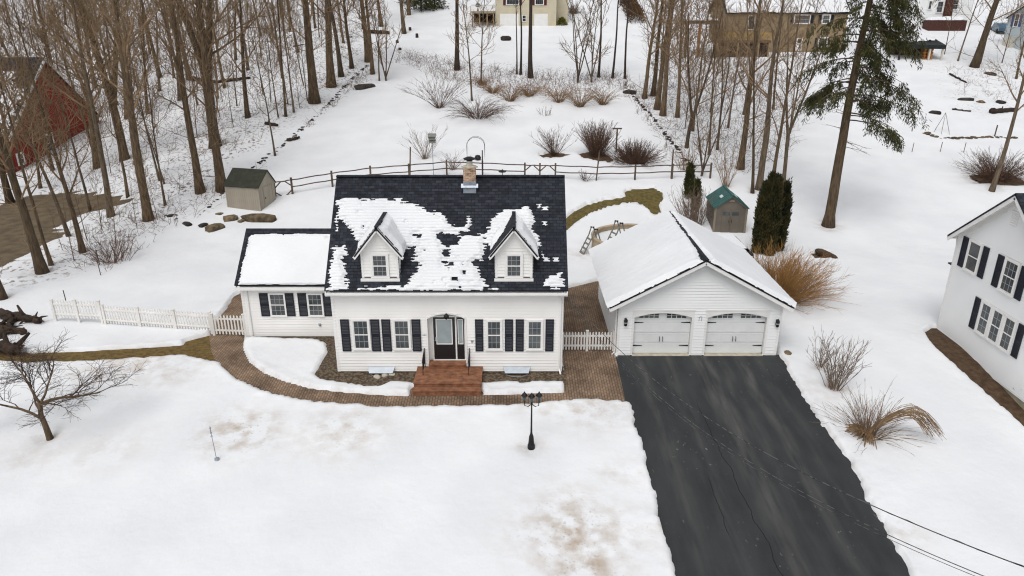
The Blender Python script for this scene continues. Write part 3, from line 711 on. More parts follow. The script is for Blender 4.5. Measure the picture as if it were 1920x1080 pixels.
    # dormers
    N = unit(V3(0, -g, 1)); Wd = unit(V3(0, 1, g)); O = V3(0, 28.08, 3.99)
    for ci, px in enumerate((711, 963.5)):
        cx = onY(px, 480, 28.5)[0]; Yd = 28.52; hw = .79; rf = 28.22
        za = 6.68; zl = 5.70; zb = 4.40
        yroof = lambda z: 28.08+(z-3.99)/g
        w_ = MB()
        clapboard(w_, V3(0, Yd, 0), EX, -EY, [(cx-hw, zb), (cx+hw, zb), (cx+hw, zl), (cx, za-.1), (cx-hw, zl)])
        for sx in (-1, 1):
            clapboard(w_, V3(cx+sx*hw, 0, 0), EY, EX*sx, [(Yd, zb), (yroof(zl), zl), (Yd, zl)])
        dm = w_.build('dormer', M['siding'], R)
        rr = MB(); sl = (za-zl)/hw; e = 1.02
        for sx in (-1, 1):
            ze_ = za-sl*e
            P = [V3(cx+sx*e, rf, ze_), V3(cx, rf, za), V3(cx, yroof(za), za), V3(cx+sx*e, yroof(ze_), ze_)]
            P = [p+Z*.05 for p in P]
            if sx > 0: P = P[::-1]
            rr.slab(P, .07, unit(V3(sx*sl, 0, 1)))
        rr.bar(V3(cx, rf-.01, za+.055), V3(cx, yroof(za), za+.055), .16, .03)
        rr.build('dormer_roof', M['shingle_y'], dm)
        tr = MB()
        for sx in (-1, 1):
            tr.bar(V3(cx, rf+.02, za-.05), V3(cx+sx*e, rf+.02, za-sl*e-.05), .03, .14)
            tr.bar(V3(cx+sx*.0, rf+.17, za-.12), V3(cx+sx*e, rf+.17, za-sl*e-.12), .28, .02)
            tr.box(cx+sx*(hw-.05)-.05, cx+sx*(hw-.05)+.05, Yd-.032, Yd-.002, zb, zl+.02)
        tr.box(cx-hw-.04, cx+hw+.04, Yd-.17, Yd+.02, zb-.10, zb-.002); tr.build('dormer_trim', M['trim'], dm)
        x0, x1, z0, z1 = wrect(px-13.2, px+13.2, 478, 517.5, Yd)
        fr = MB(); wn = window(R, 'window', V3(cx, Yd, (z0+z1)/2), EX, -EY, x1-x0, z1-z0, 3, 4, .085)
        # snow on the dormer roof, bare near the front rake
        for sx in (-1, 1):
            zs = lambda d: za-sl*d
            U_ = unit(V3(sx, 0, -sl)); L = math.hypot(e, sl*e); Nn = unit(V3(sx*sl, 0, 1))
            # uv: u along the slope from the ridge, w along +y
            yr0, yr1 = yroof(za)-rf, yroof(za-sl*e)-rf
            if sx > 0: pol = [(.10, .12), (L-.02, .10), (L-.02, yr1+.05), (.05, yr0+.05)]
            elif ci == 0: pol = [(.10, .9), (.30, .55), (L-.25, .22), (L-.02, .40), (L-.02, yr1+.1), (.10, yr0+.1)]
            else: pol = [(.08, yr0-.05), (L*.45, 1.1), (L*.8, .75), (L-.05, .62), (L-.02, yr1+.1), (.10, yr0+.15)]
            snow_patch(dm, V3(cx, rf, za+.06), U_, EY, Nn, (0, L, 0, yr0+.2), [pol], th=.15, rag=.10, seed=40+ci*5+sx, edge=.34, rowh=.5)
    # main roof snow
    def rp(x, y):
        p = onP(420+x/2.16, 280+y/2.16, O, N); return (p[0], np.dot(p-O, Wd))
    Q = lambda *a: [rp(x, y) for x, y in a]
    A = Q((466, 215), (500, 205), (560, 203), (640, 196), (700, 208), (770, 215), (800, 245), (850, 265), (900, 285), (940, 315), (1000, 300), (990, 330), (945, 335), (965, 350), (1050, 350), (1055, 395), (1040, 440), (1000, 458), (1030, 490), (1050, 530), (1072, 575), (722, 575), (752, 530), (800, 472), (780, 450), (770, 395), (726, 405), (640, 300), (545, 375), (505, 320), (490, 290), (462, 272))
    B0 = Q((443, 385), (490, 388), (498, 425), (478, 448), (490, 475), (500, 515), (508, 575), (423, 575), (435, 480))
    B1 = Q((545, 552), (715, 554), (730, 575), (535, 575))
    C0 = Q((1068, 310), (1090, 265), (1125, 237), (1180, 243), (1235, 228), (1256, 255), (1255, 320), (1272, 355), (1292, 390), (1272, 408), (1180, 300), (1080, 380), (1062, 372))
    C1 = Q((1284, 562), (1300, 528), (1330, 503), (1370, 498), (1378, 550), (1290, 566))
    holes = [Q((766, 335), (790, 333), (792, 352), (770, 354)), Q((848, 338), (880, 340), (915, 335), (955, 345), (950, 385), (905, 396), (880, 380)), Q((800, 370), (825, 372), (822, 382), (802, 380)), Q((915, 458), (938, 458), (938, 470), (918, 470)), Q((880, 405), (915, 400), (910, 440), (885, 440)), Q((806, 405), (820, 405), (818, 415), (808, 415)), Q((883, 455), (905, 458), (900, 470), (884, 466))]
    specks = [Q((1288, 236), (1310, 232), (1312, 246), (1290, 246)), Q((1270, 226), (1284, 224), (1284, 236), (1272, 238)), Q((1292, 294), (1306, 296), (1304, 308), (1292, 306)), Q((1288, 420), (1300, 440), (1318, 444), (1316, 458), (1298, 456)), Q((1334, 442), (1354, 444), (1352, 454), (1336, 454)), Q((985, 275), (998, 275), (1000, 300), (984, 305)), Q((1085, 562), (1110, 560), (1110, 570), (1088, 572)), Q((452, 275), (458, 275), (458, 300), (452, 300)), Q((456, 310), (462, 310), (461, 330), (456, 328)), Q((500, 198), (540, 196), (545, 210), (505, 212)), Q((690, 200), (720, 198), (718, 212), (694, 212))]
    snow_patch(roof, O, EX, Wd, N, (-7.85, 2.3, .0, 5.4), [A, B0, B1, C0, C1], holes, th=.09, res=.028, rag=.22, seed=3, specks=specks, edge=.30, melt=1.6)
    # chimney
    cxm, cy = -1.89, 31.62
    c = MB(); c.box(cxm-.27, cxm+.27, cy-.27, cy+.27, 7.2, 8.50); ch = c.build('chimney', M['chim_brick'], R)
    c = MB(); c.box(cxm-.285, cxm+.285, cy-.285, cy+.285, 7.2, 7.92); c.slab([V3(cxm-.38, cy-.36, 7.66), V3(cxm+.38, cy-.36, 7.66), V3(cxm+.38, cy-.22, 7.81), V3(cxm-.38, cy-.22, 7.81)], .05); c.build('flashing', M['galv'], ch)
    MB().lathe(V3(cxm, cy, 8.50), [(.375, 0), (.375, .04), (.26, .10), (.16, .11)], 4).build('chimney_crown', M['concrete_pale'], ch)
    MB().lathe(V3(cxm, cy, 8.58), [(.14, 0), (.13, .22)], 12).build('flue', M['cream'], ch)
    MB().lathe(V3(cxm, cy, 8.80), [(.14, 0), (.15, .04), (.26, .06), (.27, .10), (.10, .17), (0, .18)], 14).build('chimney_cap', M['black_metal'], ch)
    # small fittings
    f = MB(); p = onY(885.5, 639, Yf); f.box(p[0]-.05, p[0]+.05, Yf-.06, Yf-.012, p[2]-.05, p[2]+.05); f.build('outlet_box', M['galv'], R)
    f = MB(); p = onY(796, 627, Yf); 
    for k in (-1, 0, 1): f.box(p[0]+k*.06-.02, p[0]+k*.06+.02, Yf-.03, Yf-.012, p[2]-.05, p[2]+.05)
    f.build('mounting_plate', M['galv'], R)
    # side wing
    y0, yr, y1, wx0, wx1 = 32.0, 34.15, 36.3, -13.05, X0-.02
    wz, wr = 2.80, 4.93; gg = (wr-wz)/(yr-y0+.3)
    mb = MB(); clapboard(mb, V3(0, y0, 0), EX, -EY, [(wx0, .05), (wx1, .05), (wx1, wz+.05), (wx0, wz+.05)])
    clapboard(mb, V3(wx0, 0, 0), EY, -EX, [(y0, .05), (y1, .05), (y1, wz+.1), (yr, wr-.12), (y0, wz+.1)])
    clapboard(mb, V3(0, y1, 0), EX, EY, [(wx0, .05), (wx1, .05), (wx1, wz), (wx0, wz)])
    wing = mb.build('side_wing', M['siding'], R)
    MB().box(wx0+.03, wx1, y0+.03, y1-.03, -.4, .048).build('foundation', M['concrete'], wing)
    r = MB(); ea = -13.2
    r.slab([V3(ea, y0-.3, wz+.05), V3(wx1, y0-.3, wz+.05), V3(wx1, yr, wr), V3(ea, yr, wr)], .10); r.slab([V3(wx1, y1+.3, wz+.05), V3(ea, y1+.3, wz+.05), V3(ea, yr, wr), V3(wx1, yr, wr)], .10)
    r.build('wing_roof', M['shingle'], wing)
    t = MB(); t.box(ea+.02, wx1-.14, y0-.315, y0-.285, wz-.22, wz-.06); t.box(ea+.02, wx1-.14, y0-.28, y0-.005, wz-.2, wz-.18); t.bar(V3(ea+.04, y0-.28, wz-.12), V3(ea+.04, yr, wr-.18), .04, .15)
    t.box(wx0-.01, wx0+.11, y0-.03, y0-.002, 0, wz-.1); t.tube([V3(wx0+.3, y0-.3, wz-.15), V3(wx0+.3, y0-.06, wz-.4), V3(wx0+.3, y0-.06, .1)], .035, 6); t.build('wing_trim', M['trim'], wing)
    Nw = unit(V3(0, -gg, 1)); Ww = unit(V3(0, 1, gg)); L = math.hypot(yr-y0+.3, wr-wz-.05)
    snow_patch(wing, V3(0, y0-.3, wz+.05), EX, Ww, Nw, (-13.2, wx1, 0, L), [[(-13.02, -.1), (wx1-.06, -.1), (wx1-.08, L-.42), (wx1-1.6, L-.36), (-11, L-.38), (-12.9, L-.42)]], [[(wx1-1.3, L-.55), (wx1-1.15, L-.55), (wx1-1.15, L-.62), (wx1-1.3, L-.62)], [(wx1-.95, L-.58), (wx1-.2, L-.58), (wx1-.2, L-.66), (wx1-.9, L-.66)]], th=.11, rag=.09, seed=17)
    for px in ((507.6, 534.8, 550.6, 591), (578.9, 604.8, 551, 591)): win_px(R, px, y0, 3, 4, .05, glass='glass')
    for a0, a1 in ((488.5, 505.5), (535.8, 552.5), (560.2, 577), (607.6, 622)): shut_px(R, (a0, a1, 549, 592), y0)
    p = onY(600, 608, y0); MB().lathe(V3(p[0], y0-.04, p[2]), [(0, .07), (.06, .06), (.07, 0), (.06, -.06), (0, -.07)], 10).build('vent_cap', M['galv'], R)
    return R
cape_house()

# ------------------------------------------------------------------ garage
def garage():
    R = thing('garage', 'white two door garage with snow covered gable roof at the end of the driveway', 'garage', (8.5, 33.6, 0))
    Y, Yb, X0, X1, xr = 30.0, 37.1, 4.85, 12.32, 8.52
    sl = (4.84-2.60)/(8.52-4.39)
    top = lambda x: 4.84-sl*abs(x-xr)-.12
    doors = []
    for a in ((1187.5, 1294.5), (1323.5, 1434)):
        x0, x1, _, _ = wrect(*a, 590, 664, Y); zs = 1.93; doors.append((x0, x1, zs, .23))
    mb = MB(); wall_front(mb, Y, -EY, X0, X1, .03, top, doors, (xr,), lap=.14)
    for xx, nn in ((X0, -EX), (X1, EX)): clapboard(mb, V3(xx, 0, 0), EY, nn, [(Y, .03), (Yb, .03), (Yb, 2.75), (Y, 2.75)], .14)
    clapboard(mb, V3(0, Yb, 0), EX, EY, [(X0, .03), (X1, .03), (X1, top(X1)), (xr, top(xr)), (X0, top(X0))], .14)
    mb.build('wall', M['siding_cool'], R)
    f = MB()
    xs = [X0+.02]+[v for d in doors for v in (d[0]-.1, d[1]+.1)]+[X1-.02]
    for a, b in zip(xs[::2], xs[1::2]): f.box(a, b, Y-.035, Y+.1, -.5, .10)
    f.box(X0+.02, X0+.2, Y+.11, Yb-.02, -.5, .027); f.box(X1-.2, X1-.02, Y+.11, Yb-.02, -.5, .027)
    f.build('foundation', M['trim'], R)
    for (x0, x1, zs, rs) in doors:
        ap = MB(); ap.box(x0-.02, x1+.02, Y-.12, Y+.3, -.3, .035); ap.build('threshold', M['concrete_pale'], R)
        op = (x0, x1, zs, rs); yd = Y+.13
        d = MB(); n = 12; xs = np.linspace(x0, x1, n+1); rows = np.linspace(.05, zs+rs-.005, 5)
        for k in range(4):
            za, zb = rows[k]+.006, rows[k+1]-.006
            d.box(x0+.01, x1-.01, yd, yd+.04, za, zb)
            for j in range(4):
                w = (x1-x0)/4; a = x0+j*w+.09; b = x0+(j+1)*w-.09
                if k < 3:
                    for p in ((a, b, za+.07, za+.085), (a, b, zb-.085, zb-.07), (a, a+.015, za+.085, zb-.085), (b-.015, b, za+.085, zb-.085)): d.box(p[0], p[1], yd-.008, yd-.001, p[2], p[3])
        dr = d.build('garage_door', M['garage_door'], R)
        for a, b in ((.085, .435), (.565, .915)):
            wa, wb = x0+(x1-x0)*a, x0+(x1-x0)*b; zb_ = zs-.085
            P = [V3(wa, yd-.012, zb_), V3(wb, yd-.012, zb_)]+[V3(x, yd-.012, arch(x, op)-.085) for x in np.linspace(wb, wa, 7)]
            w = MB(); w.slab(P, .012, -EY); wn = w.build('window', M['glass'], dr)
            fr = MB()
            for i in range(5):
                x = wa+(wb-wa)*i/4; fr.box(x-.012, x+.012, yd-.03, yd-.0135, zb_, arch(x, op)-.09)
            fr.box(wa-.01, wb+.01, yd-.032, yd-.0135, zb_-.03, zb_+.0); fr.box(wa, wb, yd-.028, yd-.0135, zb_+.10, zb_+.118)
            for x_, q in zip(np.linspace(wa, wb, 7)[:-1], np.linspace(wa, wb, 7)[1:]): fr.bar(V3(x_, yd-.022, arch(x_, op)-.075), V3(q, yd-.022, arch(q, op)-.075), .018, .022)
            fr.build('window_frame', M['garage_door'], dr)
        for zz in (.45, 1.62):
            for sx in (0, 1):
                a = x0+.03 if sx == 0 else x1-.03; b = a+(.42 if sx == 0 else -.42)
                h = MB(); h.slab([V3(a, yd-.022, zz-.03), V3(b, yd-.022, zz-.012), V3(b, yd-.022, zz+.012), V3(a, yd-.022, zz+.03)], .012, -EY); h.build('hinge', M['black_metal'], dr)
        for sx in (-1, 1):
            x = (x0+x1)/2+sx*.07; h = MB(); h.tube([V3(x, yd-.012, .66), V3(x, yd-.06, .69), V3(x, yd-.06, .87), V3(x, yd-.012, .90)], .014, 6); h.build('handle', M['black_metal'], dr)
        t = MB()
        for x, s_ in ((x0, 1), (x1, -1)):
            t.box(x-.10, x+.0, Y-.032, Y+.14, .10, zs) if s_ > 0 else t.box(x, x+.10, Y-.032, Y+.14, .10, zs)
        xs2 = np.linspace(x0, x1, 13)
        for p, q in zip(xs2[:-1], xs2[1:]):
            t.add([V3(p, Y-.034, arch(p, op)-.01), V3(q, Y-.034, arch(q, op)-.01), V3(q, Y-.034, zs+rs+.10), V3(p, Y-.034, zs+rs+.10), V3(p, Y+.14, arch(p, op)-.01), V3(q, Y+.14, arch(q, op)-.01)], [(0, 1, 2, 3), (0, 4, 5, 1)])
        t.box(x0-.10, x0, Y-.033, Y+.0, zs, zs+rs+.10); t.box(x1, x1+.10, Y-.033, Y+.0, zs, zs+rs+.10); t.box(x0-.12, x1+.12, Y-.05, Y+.0, zs+rs+.101, zs+rs+.16)
        t.build('door_surround', M['trim'], R)
    # roof
    xl, xrr, yf, yk = 4.37, 12.67, 29.55, 37.55
    r = MB(); zt = 4.84
    zl = zt-sl*(xr-xl); zrr = zt-sl*(xrr-xr)
    r.slab([V3(xl, yk, zl), V3(xl, yf, zl), V3(xr, yf, zt), V3(xr, yk, zt)], .06); r.slab([V3(xrr, yf, zrr), V3(xrr, yk, zrr), V3(xr, yk, zt), V3(xr, yf, zt)], .06)
    r.bar(V3(xr, yf-.01, zt+.01), V3(xr, yk+.1, zt+.01), .16, .04)
    roof = r.build('roof', M['shingle_y'], R)
    t = MB()
    for y in (yf+.035, yk-.035):
        t.bar(V3(xl+.02, y, zl-.16), V3(xr, y, zt-.16), .04, .15); t.bar(V3(xrr-.02, y, zrr-.16), V3(xr, y, zt-.16), .04, .15)
    t.slab([V3(xl+.06, yf+.05, zl-.105), V3(xl+.06, Y, zl-.105), V3(xr, Y, zt-.10), V3(xr, yf+.05, zt-.10)], .02); t.slab([V3(xrr-.06, Y, zrr-.105), V3(xrr-.06, yf+.05, zrr-.105), V3(xr, yf+.05, zt-.10), V3(xr, Y, zt-.10)], .02)
    t.box(xl+.05, xl+.09, yf+.05, yk-.05, zl-.22, zl-.08); t.box(xrr-.09, xrr-.05, yf+.05, yk-.05, zrr-.22, zrr-.08)
    for xx in (X0+.05, X1-.05): t.box(xx-.055, xx+.055, Y-.032, Y-.002, .10, 2.55)
    t.bar(V3(X0-.05, Y-.02, zl-.02), V3(xr, Y-.02, zt-.22), .03, .16); t.bar(V3(X1+.05, Y-.02, zrr+.02), V3(xr, Y-.02, zt-.22), .03, .16)
    t.build('trim', M['trim'], R)
    d = MB(); d.tube([V3(X0-.05, Y+.12, 2.4), V3(X0-.06, Y+.12, .1), V3(X0-.2, Y+.0, .03)], .035, 6); d.build('downspout', M['trim'], R)
    for s_, xe, ze in ((-1, xl, zl), (1, xrr, zrr)):
        U_ = unit(V3(xe-xr, 0, ze-zt)); L = math.hypot(xe-xr, ze-zt); Nn = unit(V3(s_*sl, 0, 1))
        snow_patch(roof, V3(xr, yf, zt), U_, EY, Nn, (0, L+.06, 0, yk-yf), [[(.20, .03), (L+.4, .02), (L+.4, 9), (-.04, 9), (-.03, 6.2), (.03, 4.8), (-.02, 3.6), (.05, 2.4), (.02, 1.6), (.16, .9), (.22, .30)]], th=.17, rag=.07, seed=60+s_, edge=.20, rowh=.5)
    # lean-to at the back
    lt = MB(); lt.box(8.2, 12.95, Yb+.03, 40.2, 0, 2.45); lo = lt.build('lean_to', M['siding_cool'], R)
    MB().box(8.0, 13.25, Yb+.06, 40.6, 2.46, 2.56).build('lean_to_roof', M['shingle'], lo)
    snow_patch(lo, V3(8, Yb+.06, 2.56), EX, EY, Z, (0, 5.25, .45, 3.5), [[(-1, -1), (5.2, -1), (5.2, 3.4), (-1, 3.4)]], th=.18, rag=.05, seed=70, edge=.2, rowh=.5)
    # side windows
    for y in (32.55, 35.2): window(R, 'window', V3(X0, y, 1.75), EY, -EX, .75, .95, 2, 4, .07)
    # wall lanterns
    for px, py in ((1173, 603), (1457.5, 605)):
        p = onY(px, py, Y-.1); l = MB(); c = V3(p[0], Y-.15, p[2])
        l.lathe(c, [(.045, -.2), (.07, -.17), (.09, .05), (.10, .06), (.05, .16), (.02, .2), (0, .23)], 8); l.box(c[0]-.05, c[0]+.05, Y-.035, Y-.018, c[2]-.14, c[2]+.14); l.box(c[0]-.015, c[0]+.015, Y-.1, Y-.035, c[2]+.02, c[2]+.05)
        lo_ = l.build('wall_lantern', M['black_metal'], R)
        MB().lathe(c, [(.074, -.12), (.086, .0)], 8).build('pane', M['glass_pale'], lo_)
    p = onY(1313, 597, Y)
    b = MB(); b.tube([V3(p[0]-.06, Y-.03, p[2]-.12), V3(p[0]-.06, Y-.04, p[2]+.07), V3(p[0]-.03, Y-.04, p[2]+.11), V3(p[0]+.03, Y-.04, p[2]+.11), V3(p[0]+.06, Y-.04, p[2]+.07), V3(p[0]+.06, Y-.03, p[2]-.12)], .012, 5); b.build('wall_bracket', M['galv'], R)
    return R
garage()
# ------------------------------------------------------------------ white neighbouring house (right)
def neighbour():
    X0, X1, Y0, Y1 = 21.55, 31, 25.8, 33.0; ze, zr = 4.95, 7.75; Ym = 29.4
    R = thing('neighbour_house', 'tall white house with navy shutters at the right edge of the picture', 'house', (26, 29.4, -.5))
    mb = MB()
    clapboard(mb, V3(X0, 0, 0), EY, -EX, [(Y0, -.35), (Y1, -.35), (Y1, ze), (Ym, zr), (Y0, ze)], .13)
    for y, n in ((Y0, -EY), (Y1, EY)): clapboard(mb, V3(0, y, 0), EX, n, [(X0, -.35), (X1, -.35), (X1, ze), (X0, ze)], .13)
    clapboard(mb, V3(X1, 0, 0), EY, EX, [(Y0, -.35), (Y1, -.35), (Y1, ze), (Ym, zr), (Y0, ze)], .13)
    mb.build('wall', M['siding_cool'], R)
    MB().box(X0+.04, X1-.04, Y0+.04, Y1-.04, -2, -.352).build('foundation', M['concrete'], R)
    xa = X0-.42; sl = (zr-ze)/(Y1-Ym); r = MB()
    for s in (-1, 1):
        ye = Ym+s*(Y1-Ym+.28); z_ = zr-sl*(Y1-Ym+.28)+.12
        P = [V3(xa, ye, z_), V3(X1+.4, ye, z_), V3(X1+.4, Ym, zr+.12), V3(xa, Ym, zr+.12)]
        r.slab(P if s < 0 else P[::-1], .08)
    roof = r.build('roof', M['shingle'], R)
    t = MB()
    for s in (-1, 1):
        ye = Ym+s*(Y1-Ym+.26); z_ = zr-sl*(Y1-Ym+.26)
        t.bar(V3(xa+.03, Ym, zr-.06), V3(xa+.03, ye, z_-.06), .03, .22); t.bar(V3(xa+.22, Ym, zr-.02), V3(xa+.22, ye, z_-.02), .40, .02); t.bar(V3(X0-.02, Ym, zr-.16), V3(X0-.02, Ym+s*(Y1-Ym), ze-.14), .03, .22)
        t.box(X0-.03, X0-.002, Ym+s*(Y1-Ym)-.10, Ym+s*(Y1-Ym)+.02, -.3, ze-.05)
    t.box(xa+.05, X1, Y1+.16, Y1+.28, ze-.24, ze-.1)
    t.build('trim', M['trim'], R)
    v = MB(); p = onX(1904, 410, X0); v.obox(V3(X0-.03, p[1], p[2]), EY, -EX, .42, .05, .62)
    for k in range(6): v.obox(V3(X0-.06, p[1], p[2]-.24+k*.095), EY, unit(-EX+Z), .36, .012, .06, unit(Z+EX))
    v.build('gable_vent', M['trim'], R)
    for (px, py), h in (((1826.4, 482), 1.35), ((1894.4, 519.5), 1.35)):
        c = onX(px, py, X0); window(R, 'window', V3(X0, c[1], c[2]), -EY, -EX, .78, h, 3 if px > 1850 else 1, 4 if px > 1850 else 2, .10)
        for s in (-1, 1): shutter(R, V3(X0, c[1]+s*.78, c[2]), -EY, -EX, .40, h+.12)
    c = onX(1868.5, 612, X0)
    for s in (-1, 0, 1): window(R, 'window', V3(X0, c[1]+s*.82, c[2]), -EY, -EX, .60, 1.4, 2, 4, .10)
    for s in (-1, 1): shutter(R, V3(X0, c[1]+s*1.52, c[2]), -EY, -EX, .38, 1.52)
    for y, z0 in ((Y1+.06, 0),):
        MB().tube([V3(X0+.05, Y1+.2, ze-.2), V3(X0+.02, Y1+.05, ze-.6), V3(X0+.02, Y1+.05, 0), V3(X0-.7, Y1+.1, -.02)], .045, 6).build('downspout', M['trim'], R)
    b = MB(); b.box(X0+.1, X0+.8, Y1+.02, Y1+.55, 3.3, 3.36); b.box(X0+.2, X0+.7, Y1+.02, Y1+.4, 3.5, 3.55); b.build('wall_shelf', M['black_metal'], R)
neighbour()

# ------------------------------------------------------------------ red barn (left)
def barn():
    X1, X0, Y0, Y1 = -48.0, -72, 68.3, 84.5; ze, zr = 3.7, 10.4; Ym = 76.4
    R = thing('red_barn', 'red barn with snowy roof behind the bare trees at the left edge', 'barn', (-60, 76, 0))
    gable_box(R, X0, X1, Y0, Y1, -1, ze, zr, 'x', 'red_barn', 'shingle', .35, .2, .3)
    g = (zr-ze)/(Ym-Y0); O = V3(0, Y0-.35, ze-g*.35+.2); W = unit(V3(0, 1, g)); N = unit(V3(0, -g, 1)); L = math.hypot(Ym-Y0+.35, zr+.2-O[2])
    snow_patch(R, O, EX, W, N, (-72, X1+.3, 0, L), [[(-80, -2), (X1+.2, -2), (X1+.15, L*.55), (X1-1.5, L*.66), (X1-1.5, L*.82), (-80, L*.86)]], [[(-56, L*.7), (-52, L*.66), (-51.5, L*.72), (-55, L*.78)]], th=.15, rag=.5, res=.12, seed=80)
    t = MB()
    for s in (-1, 1): t.bar(V3(X1+.36, Ym, zr+.02), V3(X1+.36, Ym+s*(Ym-Y0+.35), ze-g*.35+.02), .05, .28)
    t.build('trim', M['trim'], R)
    for px, py, w, h in ((38, 298, .8, .9), (92, 268, 1.3, 1.6)):
        c = onX(px, py, X1); window(R, 'window', V3(X1, c[1], c[2]), EY, EX, w, h, 2, 2, .16)
barn()

# ------------------------------------------------------------------ houses beyond
def yellow_house():
    Y = 122.0; zb = float(base(2, Y))-.1
    R = thing('yellow_house', 'cream house with two garage doors and maroon shutters on the hill', 'house', (2, 126, zb))
    x0 = onY(929, 30, Y)[0]; x1 = onY(1043, 30, Y)[0]
    gable_box(R, x0, x1, Y, Y+9, zb-.6, zb+5.6, zb+9, 'x', 'yellow', 'shingle', .4, .2, .25)
    gable_box(R, x1+.05, x1+2.0, Y+2, Y+8, zb-.6, zb+4.6, zb+6, 'x', 'yellow', 'shingle', .2, .15, .25, 'side_bay', 'bay_roof')
    for a in ((937.5, 972.5, 26, 50), (1001.5, 1027, 26, 50)):
        p0, p1, q0, q1 = wrect(*a, Y); d = MB(); d.box(p0, p1, Y-.06, Y-.03, zb-.2, q1)
        for k in range(1, 4): d.box(p0, p1, Y-.075, Y-.061, zb+(q1-zb)*k/4-.02, zb+(q1-zb)*k/4+.02)
        d.build('garage_door', M['trim'], R); 
    for a in ((950, 972, 0, 9.0), (1004, 1018.5, 0, 9.0)):
        p0, p1, q0, q1 = wrect(*a, Y); window(R, 'window', V3((p0+p1)/2, Y-.03, q0+.75), EX, -EY, p1-p0, 1.4, 4, 2, .1)
        for s, xx in ((-1, p0-.35), (1, p1+.35)): shutter(R, V3(xx, Y-.03, q0+.75), EX, -EY, .42, 1.6, 'maroon')
    p0, p1, q0, q1 = wrect(979.5, 986, 29, 40, Y); window(R, 'window', V3((p0+p1)/2, Y-.03, (q0+q1)/2), EX, -EY, p1-p0, q1-q0, 2, 2, .08)
    # deck on posts
    D = thing('wooden_deck', 'pale raised wooden deck with stairs beside the cream house', 'deck', (x0-2.2, Y+1, zb))
    f = MB(); xa = onY(884, 20, Y)[0]; zf = onY(900, 21, Y)[2]
    f.box(xa, x0-.05, Y-1.0, Y+3, zf-.25, zf); f.build('deck_floor', M['wood_tan'], D)
    for x in (xa+.15, xa+1.3, xa+2.5, x0-.3): MB().box(x-.09, x+.09, Y-.9, Y-.72, zb-.5, zf-.26).build('post', M['wood_tan'], D)
    rl = MB(); rl.box(xa, x0-.06, Y-.98, Y-.9, zf+.85, zf+.95)
    for k in range(26): x = xa+.05+k*(x0-xa-.2)/25; rl.box(x-.02, x+.02, Y-.96, Y-.92, zf+.01, zf+.85)
    rl.build('railing', M['cream'], D)
    s = MB()
    for k in range(9): s.box(xa-1.1, xa-.1, Y-1.0-.28*k, Y-.75-.28*k, zf-.28*(k+1)-.05, zf-.28*(k+1))
    s.bar(V3(xa-1.1, Y-.8, zf+.7), V3(xa-1.3, Y-3.3, zb+.9), .08, .12); s.bar(V3(xa-.1, Y-.8, zf+.7), V3(xa-.1, Y-3.3, zb+.9), .08, .12); s.build('stairs', M['wood_tan'], D)
    u = MB(); u.box(xa+.2, x0-.1, Y+2.2, Y+2.9, zb-.5, zf-.3); u.build('lattice_skirt', M['log'], D)
    p = onY(890, 8, Y+1); g = MB(); g.lathe(V3(xa+1.0, Y+.6, zf+.02), [(.15, 0), (.05, .6), (.35, .65), (.42, .85), (.3, 1.1), (0, 1.2)], 12)
    tag(g.build('kettle_grill', M['black_metal']), 'dark round grill standing on the raised deck', 'grill')
yellow_house()
